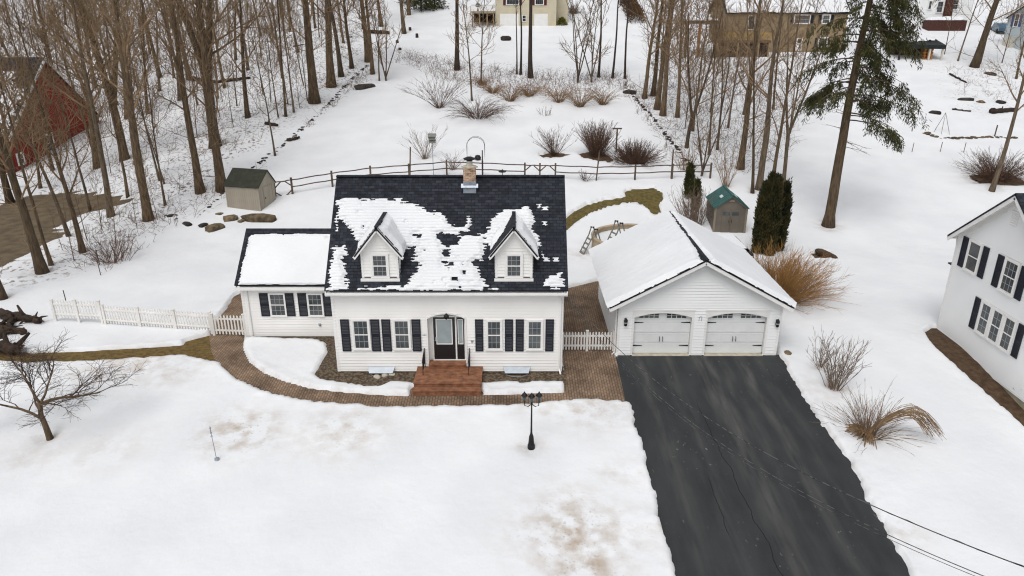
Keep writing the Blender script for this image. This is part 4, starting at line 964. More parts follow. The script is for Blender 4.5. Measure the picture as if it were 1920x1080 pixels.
def tan_house():
    Y = 105.0; x0 = onY(1362, 50, Y)[0]; x1 = onY(1586, 50, Y)[0]; zb = float(base((x0+x1)/2, Y))-.1
    R = thing('tan_house', 'long tan two storey house with snowy roof behind the trees', 'house', ((x0+x1)/2, Y+4, zb))
    gable_box(R, x0, x1, Y, Y+9, zb-.8, zb+5.4, zb+8.6, 'x', 'tan', 'shingle', .4, .2, .22)
    g = 3.2/4.5
    snow_patch(R, V3(0, Y-.4, zb+5.4-g*.4+.2), EX, unit(V3(0, 1, g)), unit(V3(0, -g, 1)), (x0-.3, x1+.3, 0, 6), [[(x0-.2, -.1), (x1+.2, -.1), (x1+.2, 5.8), (x0-.2, 5.8)]], th=.2, rag=.1, res=.15, seed=90)
    for a, c, k in (((1488.5, 1518.5, 28, 44), 2, 1), ((1541, 1556, 28, 44), 2, 1), ((1533.5, 1551, 71, 88), 2, 1)):
        p0, p1, q0, q1 = wrect(*a, Y); window(R, 'window', V3((p0+p1)/2, Y-.03, (q0+q1)/2), EX, -EY, p1-p0-.2, q1-q0-.1, c*2 if a[0] < 1500 else 3, 4, .14)
        for s in (-1, 1):
            if a[0] > 1530 and a[2] > 60 and s > 0: continue
            shutter(R, V3((p0+p1)/2+s*((p1-p0)/2+.3), Y-.03, (q0+q1)/2), EX, -EY, .36, q1-q0, 'maroon' if False else 'shutter')
    p0, p1, q0, q1 = wrect(1492, 1503.5, 71, 95, Y); d = MB(); d.box(p0, p1, Y-.08, Y-.03, q0, q1); do = d.build('door', M['trim'], R); MB().box(p0+.18, p1-.18, Y-.095, Y-.081, q0+1.0, q1-.15).build('pane', M['glass'], do)
    p0, p1, q0, q1 = wrect(1402, 1415, 29, 56, Y); d = MB(); d.box(p0, p1, Y-.07, Y-.03, q0, q1); do = d.build('door', M['trim'], R); MB().box(p0+.1, p1-.1, Y-.085, Y-.071, q0+.1, q1-.1).build('pane', M['glass'], do)
    D = thing('wooden_deck', 'brown wooden deck with yellowish railing across the tan house', 'deck', (x0+3, Y-2, zb))
    xa = onY(1343, 80, Y-3)[0]; xb = onY(1446, 80, Y-3)[0]; zf = onY(1400, 76, Y-3)[2]
    MB().box(xa, xb, Y-3, Y-.1, zf-.3, zf).build('deck_floor', M['deck_brown'], D)
    k = MB(); k.box(xa+.1, xb-.1, Y-2.7, Y-2.5, zb-1.0, zf-.31); k.build('underdeck_shade', M['log'], D)  # dark sheet added to give the shade underneath the deck
    r = MB(); r.box(xa, xb, Y-3.02, Y-2.92, zf+.85, zf+1.0); r.box(xa, xb, Y-3.0, Y-2.94, zf+.15, zf+.22)
    for i in range(40): x = xa+.1+i*(xb-xa-.2)/39; r.box(x-.03, x+.03, Y-2.99, Y-2.95, zf+.23, zf+.84)
    r.build('railing', M['rail_yellow'], D)
    for i in range(6): x = xa+.2+i*(xb-xa-.4)/5; MB().box(x-.1, x+.1, Y-2.98, Y-2.78, zb-1, zf-.31).build('post', M['wood_tan'], D)
    w = MB(); p = onY(1313, 36, Y-2)
    W = thing('garden_shelter', 'brown timber shelter with an orange post left of the tan house', 'shelter', (p[0], Y-2, zb))
    xa, xb = onY(1284, 36, Y-2)[0], onY(1345, 36, Y-2)[0]; za = onY(1313, 40, Y-2)[2]
    MB().box(xa, xb, Y-3.2, Y-.5, za-.3, za+.1).build('roof', M['rail'], W)
    snow_patch(W, V3(xa, Y-3.2, za+.1), EX, EY, Z, (0, xb-xa, 0, 2.7), [[(.1, .1), (xb-xa-.1, .1), (xb-xa-.1, 2.6), (.1, 2.6)]], th=.3, res=.12, rag=.1, rowh=.6)
    for x, m in ((xa+.2, 'rail'), (onY(1314, 36, Y-3)[0], 'amber'), (xb-.3, 'rail')): MB().box(x-.16, x+.16, Y-3.1, Y-2.8, zb-1.2, za-.31).build('post', M[m], W)
tan_house()
def far_right_houses():
    Y = 121.0; x0 = onY(1677, 40, Y)[0]; x1 = onY(1818, 40, Y)[0]; zb = float(base((x0+x1)/2, Y))
    R = thing('grey_white_house', 'pale house with a red brick chimney and covered porch at the top right', 'house', ((x0+x1)/2, Y+4, zb))
    gable_box(R, x0, x1, Y, Y+9, zb-1.5, zb+6, zb+9, 'x', 'siding_cool', 'shingle', .4, .2, .25)
    c0, c1, _, _ = wrect(1769, 1782, 0, 40, Y); MB().box(c0, c1, Y-.55, Y+.3, zb-1, zb+10.5).build('chimney', M['redbrick'], R)
    for a in ((1691, 1702, 1, 18), (1757, 1767, 3, 23), (1786, 1796, 0, 17), (1741, 1746, 2, 17)):
        p0, p1, q0, q1 = wrect(*a, Y); window(R, 'window', V3((p0+p1)/2, Y-.03, (q0+q1)/2), EX, -EY, p1-p0, q1-q0, 2, 4, .14)
    p0, p1, q0, q1 = wrect(1742, 1812, 38, 56, Y-2.5); b = MB(); b.box(p0, p1, Y-2.5, Y-.6, q0-1, q1); po = b.build('porch_base', M['redbrick'], R)
    snow_patch(po, V3(p0, Y-2.5, q1), EX, EY, Z, (0, p1-p0, 0, 1.9), [[(.1, .05), (p1-p0-.2, .05), (p1-p0-.2, 1.9), (.1, 1.9)]], th=.5, res=.12, rag=.15, rowh=.6, edge=.5)
    # dark open shed
    Y2 = 101.0; xa = onY(1684, 90, Y2)[0]; xb = onY(1769, 90, Y2)[0]; z0 = float(base((xa+xb)/2, Y2))
    S = thing('open_shed', 'low dark tarpaulin roofed shed in the snow at the upper right', 'shed', ((xa+xb)/2, Y2+1, z0))
    zr = onY(1725, 72, Y2)[2]
    r = MB(); r.slab([V3(xa, Y2-.6, zr-.75), V3(xb, Y2-.6, zr-.85), V3(xb, Y2+3, zr), V3(xa, Y2+3, zr+.1)], .5); r.build('roof', M['navy_tarp'], S)
    snow_patch(S, V3(xa, Y2-.6, zr-.74), EX, unit(V3(0, 3.6, .78)), unit(V3(0, -.78, 3.6)), (0, xb-xa, .6, 3.6), [[(.1, 1.3), (1.5, 1.0), (3.0, 1.6), (xb-xa, 1.9), (xb-xa, 3.6), (.1, 3.6)]], th=.15, res=.1, rag=.35, rowh=.5)
    for x in (xa+.2, xa+2.4, xb-1.9, xb-.2): MB().box(x-.1, x+.1, Y2-.4, Y2-.2, z0-.6, zr-1.2).build('post', M['cream'] if x > xb-2.2 else M['log'], S)
    MB().box(xa+.1, xb-.1, Y2+2.5, Y2+2.7, z0-.5, zr-.5).build('back_wall', M['log'], S)
    q = onY(1743, 95, Y2); b = MB()
    for k in range(5):
        for j in range(3): b.tube([V3(q[0]-.45+j*.45, Y2+.1+k*.02, z0+.25+k*.38), V3(q[0]-.40+j*.45, Y2+1.2, z0+.25+k*.38)], .20, 7)
    tag(b.build('firewood_stack', M['amber']), 'orange brown firewood stacked inside the dark open shed', 'firewood')
    # pale blue house at the edge
    Xw = 71.6; Yn, Yf_ = 94.0, 110.2; zb = 8.6
    B = thing('pale_blue_house', 'pale blue house with bright blue shutters at the top right corner', 'house', (78, 102, zb))
    gable_box(B, Xw, 84, Yn, Yf_, zb-2, 14.1, 18, 'x', 'paleblue', 'shingle', .5, .3, .25)
    t = MB(); t.bar(V3(Xw-.5, (Yn+Yf_)/2, 18.1), V3(Xw-.5, Yf_+.5, 13.95), .06, .35); t.build('trim', M['trim'], B)
    c = onX(1907, 38, Xw); window(B, 'window', V3(Xw, c[1], c[2]), EY, -EX, .8, 1.6, 2, 2, .12)
    for s in (-1, 1): shutter(B, V3(Xw, c[1]+s*.85, c[2]), EY, -EX, .5, 1.7, 'blue')
    p = onX(1894, 78, Xw); MB().box(Xw-.7, Xw-.02, p[1]-1.0, p[1]+.6, p[2]-1.6, p[2]+.6).build('bulkhead', M['cream'], B)
    # parked car
    g = G(1874, 62); C = thing('parked_car', 'blue car with snow on it parked beside the pale blue house', 'car', g, math.radians(75))
    body = MB(); prof = [(-2.1, .35), (-2.1, .85), (-1.5, .98), (-.9, 1.42), (.6, 1.45), (1.25, 1.0), (2.05, .85), (2.15, .35)]
    P = [V3(x, -.85, z) for x, z in prof]; body.slab(P, 1.7, -EY); bo = body.build('body', M['car'], C, world=False)
    wn = MB(); wn.slab([V3(-1.3, -.862, 1.02), V3(1.1, -.862, 1.02), V3(.55, -.862, 1.38), V3(-.85, -.862, 1.36)], .01, -EY); wn.slab([V3(1.2, -.7, 1.06), V3(1.2, .7, 1.06), V3(.68, .6, 1.43), V3(.68, -.6, 1.43)], .02, V3(1, 0, .9)); wn.build('car_window', M['glass'], C, world=False)
    for x in (-1.35, 1.35):
        for y in (-.8, .8):
            w_ = MB(); w_.tube([V3(x, y-.1, .33), V3(x, y+.1, .33)], .33, 14); wo = w_.build('wheel', M['rubber'], C, world=False)
    sn = MB(); sn.slab([V3(-.9, -.7, 1.55), V3(.55, -.7, 1.57), V3(.55, .7, 1.57), V3(-.9, .7, 1.55)], .11); sn.build('snow_cover', M['snow'], C, world=False)
far_right_houses()

# ------------------------------------------------------------------ sheds
def shed_left():
    a, b, c = G(428.5, 391.5), G(489, 399), G(512, 377)
    u = unit((b-a)*V3(1, 1, 0)); n = V3(u[1], -u[0], 0); w = np.linalg.norm((b-a)[:2]); d = float(np.dot((c-b)[:2], -n[:2]))
    d = max(d, 2.2); z0 = min(a[2], b[2], c[2]); h = 1.95; zr = 2.95
    R = thing('garden_shed', 'beige panelled garden shed with dark green roof by the rail fence', 'shed', (a+b)/2-n*d/2)
    P = lambda s, t, z: a*V3(1, 1, 0)+u*s-n*t+Z*(z0+z)
    m = MB()
    m.poly([P(0, 0, -.3), P(w, 0, -.3), P(w, 0, h), P(0, 0, h)]); m.poly([P(w, d, -.3), P(0, d, -.3), P(0, d, h), P(w, d, h)])
    for s in (0, w): m.poly([P(s, 0, -.3), P(s, d, -.3), P(s, d, h), P(s, d*.62, zr), P(s, 0, h)])
    k = 16
    for i in range(k+1):
        s = i*w/k; m.obox(P(s, 0, h/2)+n*.008, u, n, .035, .02, h)
    for i in range(9): t = (i+.5)*d/9; m.obox(P(w, t, h/2)+u*.008, n, u, .03, .02, h)
    m.build('wall', M['shed_beige'], R)
    r = MB(); o = .12
    def E(s, t, z): return P(s, t, z)
    g1 = (zr-h)/(d*.62); g2 = (zr-h)/(d*.38)
    r.slab([E(-o, -o, h-g1*o+.06), E(w+o, -o, h-g1*o+.06), E(w+o, d*.62, zr+.06), E(-o, d*.62, zr+.06)], .06)
    r.slab([E(w+o, d+o, h-g2*o+.06), E(-o, d+o, h-g2*o+.06), E(-o, d*.62, zr+.06), E(w+o, d*.62, zr+.06)], .06)
    r.build('roof', M['shed_roof'], R)
    t = MB(); t.bar(E(w+.03, -o, h-g1*o-.06), E(w+.03, d*.62, zr-.06), .03, .10); t.bar(E(w+.03, d+o, h-g2*o-.06), E(w+.03, d*.62, zr-.06), .03, .10)
    for q in (0, w): t.obox(P(q, 0, h/2)+n*.012, u, n, .10, .03, h)
    t.build('trim', M['shed_beige'], R)
    dr = MB(); dr.obox(P(w, d*.55, .92)+u*.02, n, u, d*.5, .03, 1.75); do = dr.build('door', M['shed_beige'], R)
    MB().obox(P(w, d*.36, .95)+u*.05, n, u, .03, .05, .14).build('handle', M['black_metal'], do)
shed_left()
def shed_right():
    a, b = G(1337, 438), G(1395, 439.5)
    u = unit((b-a)*V3(1, 1, 0)); n = V3(u[1], -u[0], 0); w = float(np.linalg.norm((b-a)[:2])); d = 3.0; z0 = min(a[2], b[2])
    h, zr = 1.95, 2.75
    R = thing('plastic_shed', 'taupe resin shed with teal roof and skylights behind the garage', 'shed', (a+b)/2-n*d/2)
    P = lambda s, t, z: a*V3(1, 1, 0)+u*s-n*t+Z*(z0+z)
    m = MB()
    for t in (0, d): m.poly([P(0, t, -.3), P(w, t, -.3), P(w, t, h), P(w/2, t, zr), P(0, t, h)])
    for s in (0, w): m.poly([P(s, 0, -.3), P(s, d, -.3), P(s, d, h), P(s, 0, h)])
    for i in range(8): m.obox(P(0, (i+.5)*d/8, h/2)-u*.01, n, u, .06, .025, h)
    m.build('wall', M['shed_tan'], R)
    r = MB(); o = .14; g = (zr-h)/(w/2)
    for s_, e in ((0, -o), (w, w+o)):
        Q = [P(e, -o, h-g*o+.05), P(e, d+o, h-g*o+.05), P(w/2, d+o, zr+.05), P(w/2, -o, zr+.05)]
        if s_ == 0: Q = Q[::-1]
        r.slab(Q, .06, unit(np.cross(Q[1]-Q[0], Q[2]-Q[0])) if np.cross(Q[1]-Q[0], Q[2]-Q[0])[2] > 0 else -unit(np.cross(Q[1]-Q[0], Q[2]-Q[0])))
        for k in range(9):
            t = -o+.15+k*(d+.0)/8.4; r.bar(P(e, t, h-g*o+.06), P(w/2, t, zr+.06), .05, .02)
    r.bar(P(w/2, -o-.02, zr+.07), P(w/2, d+o, zr+.07), .16, .04)
    ro = r.build('roof', M['teal'], R)
    for s_, t in ((.26, 1.1), (.74, 1.3)):
        k = MB(); c = P(w*s_, t, h+g*min(w*s_, w-w*s_)+.085); sl = unit(u*(1 if s_ < .5 else -1)+Z*g); nn = unit(np.cross(-n, sl)); nn = nn if nn[2] > 0 else -nn
        k.obox(c, sl, -n, .22, .55, .03, nn); k.build('skylight', M['skylight'], ro)
    for i in (0, 1):
        s0, s1 = w*.22+i*w*.285, w*.22+(i+1)*w*.285-.02
        dr = MB(); dr.obox(P((s0+s1)/2, 0, .85)+n*.02, u, n, s1-s0, .03, 1.75)
        for q in (.35, .95): dr.obox(P((s0+s1)/2, 0, q)+n*.038, u, n, (s1-s0)*.8, .012, .45)
        do = dr.build('door', M['shed_tan'], R)
        MB().obox(P((s0+s1)/2, 0, 1.5)+n*.04, u, n, (s1-s0)*.78, .02, .26).build('window', M['glass'], do)
        MB().obox(P(s1-.08 if i == 0 else s0+.08, 0, .95)+n*.05, u, n, .03, .04, .2).build('handle', M['black_metal'], do)
    t = MB()
    for q in (0, w): t.obox(P(q, 0, h/2)+n*.012, u, n, .14, .03, h)
    for e in (0, w): t.bar(P(e, -.02, h-.05), P(w/2, -.02, zr-.05), .03, .12)
    t.obox(P(w/2, -.02, zr-.35), u, n, .35, .02, .16); t.build('trim', M['shed_tan_light'], R)
shed_right()

# ------------------------------------------------------------------ pool with ladders
def pool():
    cx, cy, r = 8.05, 45.3, 2.75
    R = thing('above_ground_pool', 'round above ground pool with beige rim filled with snow behind the garage', 'pool', (cx, cy, 0))
    MB().lathe(V3(cx, cy, -.2), [(r, 0), (r, 1.32), (r-.03, 1.32), (r-.03, .2)], 48).build('pool_wall', M['pvc_beige'], R)
    a = np.linspace(0, 2*math.pi, 49); m = MB()
    V = []; Fc = []
    for t in a[:-1]:
        for rr, z in ((r+.07, 1.10), (r+.07, 1.17), (r-.16, 1.17), (r-.16, 1.10)): V.append((cx+rr*math.cos(t), cy+rr*math.sin(t), z))
    for i in range(48):
        j = (i+1) % 48
        for k in range(4): Fc.append((4*i+k, 4*i+(k+1) % 4, 4*j+(k+1) % 4, 4*j+k))
    m.add(V, Fc); m.build('rim', M['pvc_beige'], R)
    s = MB(); rr = np.linspace(0, r-.05, 14); V = [(cx+q*math.cos(t), cy+q*math.sin(t), .80+.06*float(vnoise(cx+q*math.cos(t)*2, q*math.sin(t)*2, 5))) for q in rr for t in a[:-1]]
    s.add(V, [(i*48+j, i*48+(j+1) % 48, (i+1)*48+(j+1) % 48, (i+1)*48+j) for i in range(13) for j in range(48)]); s.build('snow_cover', M['snow'], R, smooth=True)
    for lab, P0, dx in (('grey pool ladder with black capped rails at the left rim of the pool', V3(cx-r-.05, cy-.35, 0), unit(V3(1, .35, 0))), ('grey pool ladder beside the garage roof, right of the other pool ladder', V3(6.75, 44.3, .60), unit(V3(.9, .45, 0)))):
        L = thing('pool_ladder', lab, 'ladder', P0, group='pool ladders')
        q = V3(-dx[1], dx[0], 0)
        for s_ in (-1, 1):
            m = MB(); o = P0+q*s_*.28
            m.tube([o-dx*.75, o-dx*.1+Z*1.25, o+dx*.05+Z*1.75], .045, 6); m.tube([o+dx*.55+Z*.75, o+dx*.22+Z*1.72], .045, 6); m.build('rail', M['wood_grey'], L)
            for e in (o+dx*.06+Z*1.77, o+dx*.215+Z*1.74): MB().lathe(e-Z*.05, [(.065, 0), (.07, .06), (0, .09)], 8).build('cap', M['black_metal'], L)
        for k in range(4): 
            c = P0-dx*(.68-.16*k)+Z*(.15+.3*k); MB().obox(c, q, dx, .56, .16, .04).build('step', M['wood_grey'], L)
pool()

# ------------------------------------------------------------------ fences
def picket(name, label, pts, h=1.0, gap=.135, w=.075, m='vinyl', gate=None, steps=None, post_every=2.2):
    a = V3(*pts[0]); R = thing(name, label, 'fence', a)
    for p, q in zip(pts[:-1], pts[1:]):
        p, q = V3(*p), V3(*q); L = float(np.linalg.norm((q-p)[:2])); u = unit((q-p)*V3(1, 1, 0)); n = V3(u[1], -u[0], 0); nb = max(1, round(L/post_every))
        for i in range(nb):
            A, B = p+(q-p)*i/nb, p+(q-p)*(i+1)/nb; l = L/nb; zb = (A[2]+B[2])/2
            pan = MB(); c = (A+B)/2
            for zz in (.28, h-.22): pan.obox(V3(c[0], c[1], zb+zz)+n*0, u, n, l-.12, .04, .085)
            k = int((l-.12)/gap)
            for j in range(k):
                s = -l/2+.06+(j+.5)*(l-.12)/k; o = V3(c[0], c[1], zb)+u*s+n*.032
                P = [o+u*-w/2+Z*.08, o+u*w/2+Z*.08, o+u*w/2+Z*(h-.05), o+Z*h, o-u*w/2+Z*(h-.05)]
                pan.slab(P, .022, n)
            pan.build('gate' if gate is not None and i == gate else 'picket_panel', M[m], R)
        for i in range(nb+1):
            A = p+(q-p)*i/nb; P = MB(); P.box(A[0]-.055, A[0]+.055, A[1]-.055, A[1]+.055, A[2]-.4, A[2]+h+.04); P.slab([A+V3(-.075, -.075, h+.06), A+V3(.075, -.075, h+.06), A+V3(.075, .075, h+.06), A+V3(-.075, .075, h+.06)], .02); P.build('post', M[m], R)
    return R
yR = 30.45
picket('picket_fence', 'white picket fence and gate between the white house and the garage', [(2.28, yR, 0), (4.78, yR, 0)], 1.0, gate=1, post_every=1.2)
picket('picket_gate', 'white picket gate beside the left wing of the house', [(-14.75, 32.2, 0), (-13.15, 32.1, 0)], 1.12, .15, gate=0)
picket('picket_fence', 'long white picket fence on snow running left from the house gate', [(-14.9, 32.35, .1), (-20.7, 33.3, .08)], 1.05, .15, post_every=2.0)
picket('picket_fence', 'raised short white picket fence section at the far left end', [(-20.85, 33.32, .30), (-23.4, 33.6, .26)], 1.05, .15, post_every=1.6)

def rail_fence():
    seq = [(517, 371), (549, 366), (624, 353), (696, 343), (768, 337), (838, 331), (905, 333), (984, 337), (1012, 338), (1041, 338), (1117, 341), (1190, 340), (1258, 337), (1331, 337)]
    P = [G(x, y) for x, y in seq]
    for i, (x, y) in enumerate(seq):
        pass
    R = thing('rail_fence', 'weathered brown split rail fence crossing the snow behind the house', 'fence', P[0])
    tilt = {10: (.15, 0), 4: (.12, 0)}
    hs_ = {4: 2.7, 10: 2.6, 12: 2.5}
    for i, p in enumerate(P):
        h = hs_.get(i, 1.42); tx = .25 if i in (4, 10) else 0
        m = MB(); m.bar(p-Z*.4, p+Z*h+V3(tx*.8, 0, 0), .13 if h < 2 else .10, .13 if h < 2 else .10); m.build('post', M['rail'], R)
        if i in (4, 12): MB().bar(p-Z*.3+V3(.02, -.1, 0), p+Z*1.35+V3(.02, -.1, 0), .16, .16).build('post', M['rail'], R)
    for i in range(len(P)-1):
        a, b = P[i], P[i+1]
        gate = i in (0, 7, 8)
        for k, zz in enumerate((1.22, .68)):
            if gate and k == 1: continue
            m = MB(); n = 6; pts = [a+(b-a)*t+Z*(zz+.02*math.sin(i*3+t*9)) for t in np.linspace(0, 1, n)]; m.tube(pts, .047, 6); m.build('rail', M['rail'], R)
        if gate:
            for e, o in ((a, b), (b, a)):
                d = unit(o-e); m = MB(); m.bar(e+Z*.75, e+d*.5+Z*1.2, .08, .08); m.build('brace', M['rail'], R)
                if i == 0: m = MB(); m.bar(e+Z*.45, e+d*.5+Z*.05, .08, .08); m.build('brace', M['rail'], R)
rail_fence()

# low dry-stone walls along the lot edges
def stone_wall(label, pts, h=.5, w=.6, seed=1, m='rock_dark', k=1.0):
    rr = random.Random(seed); mb = MB(); P = [G(x, y) for x, y in pts]
    for a, b in zip(P[:-1], P[1:]):
        L = np.linalg.norm(b-a); n = int(L/.33)+1
        for i in range(n):
            for _ in range(2):
                if rr.random() < .22+.35*math.sin(i*.35+seed)**2: continue
                c = a+(b-a)*(i+rr.random())/n; c = V3(c[0]+rr.uniform(-w, w)/2, c[1]+rr.uniform(-w, w)/2, 0); c[2] = float(base(c[0], c[1]))+.06+rr.random()*h*.35
                rock(mb, c, k*rr.uniform(.07, .17), rr)
    o = mb.build('stone_wall', M[m]); return tag(o, label, 'stone wall')
import bmesh
_bm = bmesh.new(); bmesh.ops.create_icosphere(_bm, subdivisions=2, radius=1); _iv = np.array([v.co[:] for v in _bm.verts]); _if = [tuple(v.index for v in f.verts) for f in _bm.faces]; _bm.free()
_bm = bmesh.new(); bmesh.ops.create_icosphere(_bm, subdivisions=1, radius=1); _jv = np.array([v.co[:] for v in _bm.verts]); _jf = [tuple(v.index for v in f.verts) for f in _bm.faces]; _bm.free()
def rock(mb, c, r, rr, fl=.6, big=False, el=1.4):
    v = (_iv if big else _jv).copy(); a = rr.random()*6.28; s = rr.randint(0, 999)
    d = 1+.55*vnoise(v[:, 0]*1.6+s, v[:, 1]*1.6+v[:, 2]*1.9, s)+.25*vnoise(v[:, 0]*4+s, v[:, 1]*4+v[:, 2]*3, s+1)
    v = v*d[:, None]; v = np.clip(v, -.85, .85)*V3(el, 1/el+.2, fl)
    R = np.array([[math.cos(a), -math.sin(a), 0], [math.sin(a), math.cos(a), 0], [0, 0, 1]])
    mb.add(v@R.T*r+c, _if if big else _jf)
stone_wall('dark tumbled stone wall at the wood edge left of the back yard', [(478, 318), (500, 298), (540, 268), (580, 232), (620, 195), (645, 165), (672, 138), (700, 118)], .35, .5, 2)
stone_wall('dark stone line running up to the beige shed through the snow', [(375, 408), (395, 388), (412, 372), (424, 358)], .2, .2, 3)
stone_wall('dark stone wall along the right side of the back yard', [(1170, 152), (1178, 172), (1200, 198), (1228, 228), (1250, 258), (1272, 285), (1282, 300), (1300, 318)], .35, .3, 4, k=1.25)
stone_wall('low curved stone edging of the garden bed at the upper right', [(1736, 252), (1752, 259), (1770, 262), (1800, 262), (1830, 261), (1866, 259), (1900, 262)], .35, .35, 5, 'rock', 1.7)
stone_wall('loose stones scattered along the wood edge above the left lawn', [(318, 406), (335, 413)], .3, .6, 6)

def single_rocks():
    L = [(404, 432, .55, 'rock', 'brown boulder lowest left in the row behind the wing', 1.5), (433, 414, .5, 'rock', 'blocky brown boulder in the middle of the row below the shed', 1.2), (455, 417, .3, 'rock', 'small brown stone between two boulders below the shed', 1.4), (487, 416, .75, 'rock', 'long flat mossy boulder nearest the house wing', 2.0), (412, 404, .25, 'rock', 'small grey stone in the snow left below the beige shed', 1.2),
         (352, 424, .34, 'rock_dark', 'dark rock lying left of the brown boulder row', 1.6), (382, 426, .32, 'rock_dark', 'dark rock touching the lowest brown boulder', 1.4), (320, 408, .28, 'rock_dark', 'small dark rock beside the wood edge trunk', 1.3),
         (685, 167, .75, 'rock_dark', 'dark rock lying alone in the back yard snow', 2.2), (948, 76, .85, 'rock_dark', 'dark rock on the snow below the cream house', 1.2), (1180, 177, .6, 'rock_dark', 'dark rock at the head of the right stone wall', 1.5),
         (1856, 142, .55, 'rock_dark', 'grey boulder right of the leaning tree', 1.6), (1810, 190, .5, 'rock_dark', 'flat dark rock in the upper right garden', 2.0), (1838, 194, .42, 'rock', 'yellowish round rock in the upper right garden', 1.1), (1875, 195, .5, 'rock_dark', 'grey rock nearest the right edge in the upper garden', 1.2), (1752, 215, .5, 'rock_dark', 'small dark stone alone on the right snow slope', 1.4),
         (1548, 482, .5, 'soil', 'dark clump poking through snow right of the golden shrub', 2), (1476, 668, .28, 'rock', 'tan stone at the upper right corner of the driveway', 1.4),
         (722, 705, .16, 'concrete_pale', 'pale stone in the bed below the left basement window', 1.3), (707, 708, .15, 'concrete_pale', 'pale stone left of the others below the left basement window', 1.3), (735, 703, .14, 'concrete_pale', 'pale stone right of the others below the left basement window', 1.2)]
    for i, (x, y, r, m, lb, el) in enumerate(L):
        rr = random.Random(100+i); g = G(x, y); mb = MB(); rock(mb, V3(0, 0, r*.25+(.05 if y < 600 else .0)), r, rr, .55, True, el)
        o = mb.build('rock', M[m], smooth=True); o.location = g; o.rotation_euler.z = 0; tag(o, lb, 'rock')
single_rocks()

# brown logs and timber
def logs():
    L = [((0, 598), (78, 612), .42, 'thick dark log lying uppermost in the pile at the left edge'), ((-20, 622), (48, 634), .40, 'dark log in the middle of the pile at the left edge'), ((-25, 660), (34, 668), .55, 'lowest dark log of the pile at the left edge'), ((30, 604), (5, 640), .30, 'dark log lying across the pile at the left edge'),
         ((497, 236), (520, 240), .22, 'short dark log at the wood edge'), ((690, 64), (730, 66), .35, 'straight dark timber lying at the top of the back yard'), ((355, 152), (402, 158), .35, 'fallen log deep in the left woods'), ((405, 158), (468, 150), .25, 'second fallen log deep in the left woods'),
         ((550, 90), (660, 72), .14, 'long thin fallen trunk between the trunks of the woods'), ((540, 268), (562, 262), .18, 'short broken log on the snow beside the left stone wall'), ((1785, 208), (1820, 212), .12, 'forked dark branch lying in the upper right garden'), ((1780, 142), (1812, 158), .14, 'fallen branch below the leaning tree'), ((1857, 215), (1903, 211), .30, 'thick brown log with snow beside it at the upper right edge')]
    for i, (p, q, r, lb) in enumerate(L):
        a, b = G(*p), G(*q); rr = random.Random(i+50); n = 7
        n = 14; r2 = r*(.62 if i < 4 else 1)
        pts = [a+(b-a)*t+V3(rr.uniform(-.07, .07), rr.uniform(-.07, .07), r2*.8+.1+rr.uniform(-.05, .05)) for t in np.linspace(0, 1, n)]
        mb = MB(); mb.tube(pts, [r2*(1-.3*t)*rr.uniform(.7, 1.15) for t in np.linspace(0, 1, n)], 9)
        if i < 4:
            for k in range(26):
                c = pts[rr.randint(0, n-1)]; d = V3(rr.uniform(-.4, .4), rr.uniform(-.25, .25), rr.uniform(-.1, .22)); mb.tube([c, c+d*.9, c+d*1.7+V3(0, 0, rr.uniform(-.2, .1))], [.09, .06, .02], 5)
        for k in range(3):
            c = pts[rr.randint(1, n-2)]; mb.tube([c, c+V3(rr.uniform(-.5, .5), rr.uniform(-.5, .5), rr.uniform(.1, .6))*r*2.5], [r*.3, r*.12], 5)
        tag(mb.build('log', M['log'], smooth=True), lb, 'log')
        if i < 4:
            o = [o for o in COL.objects if o.name.startswith('log')][-1]
logs()

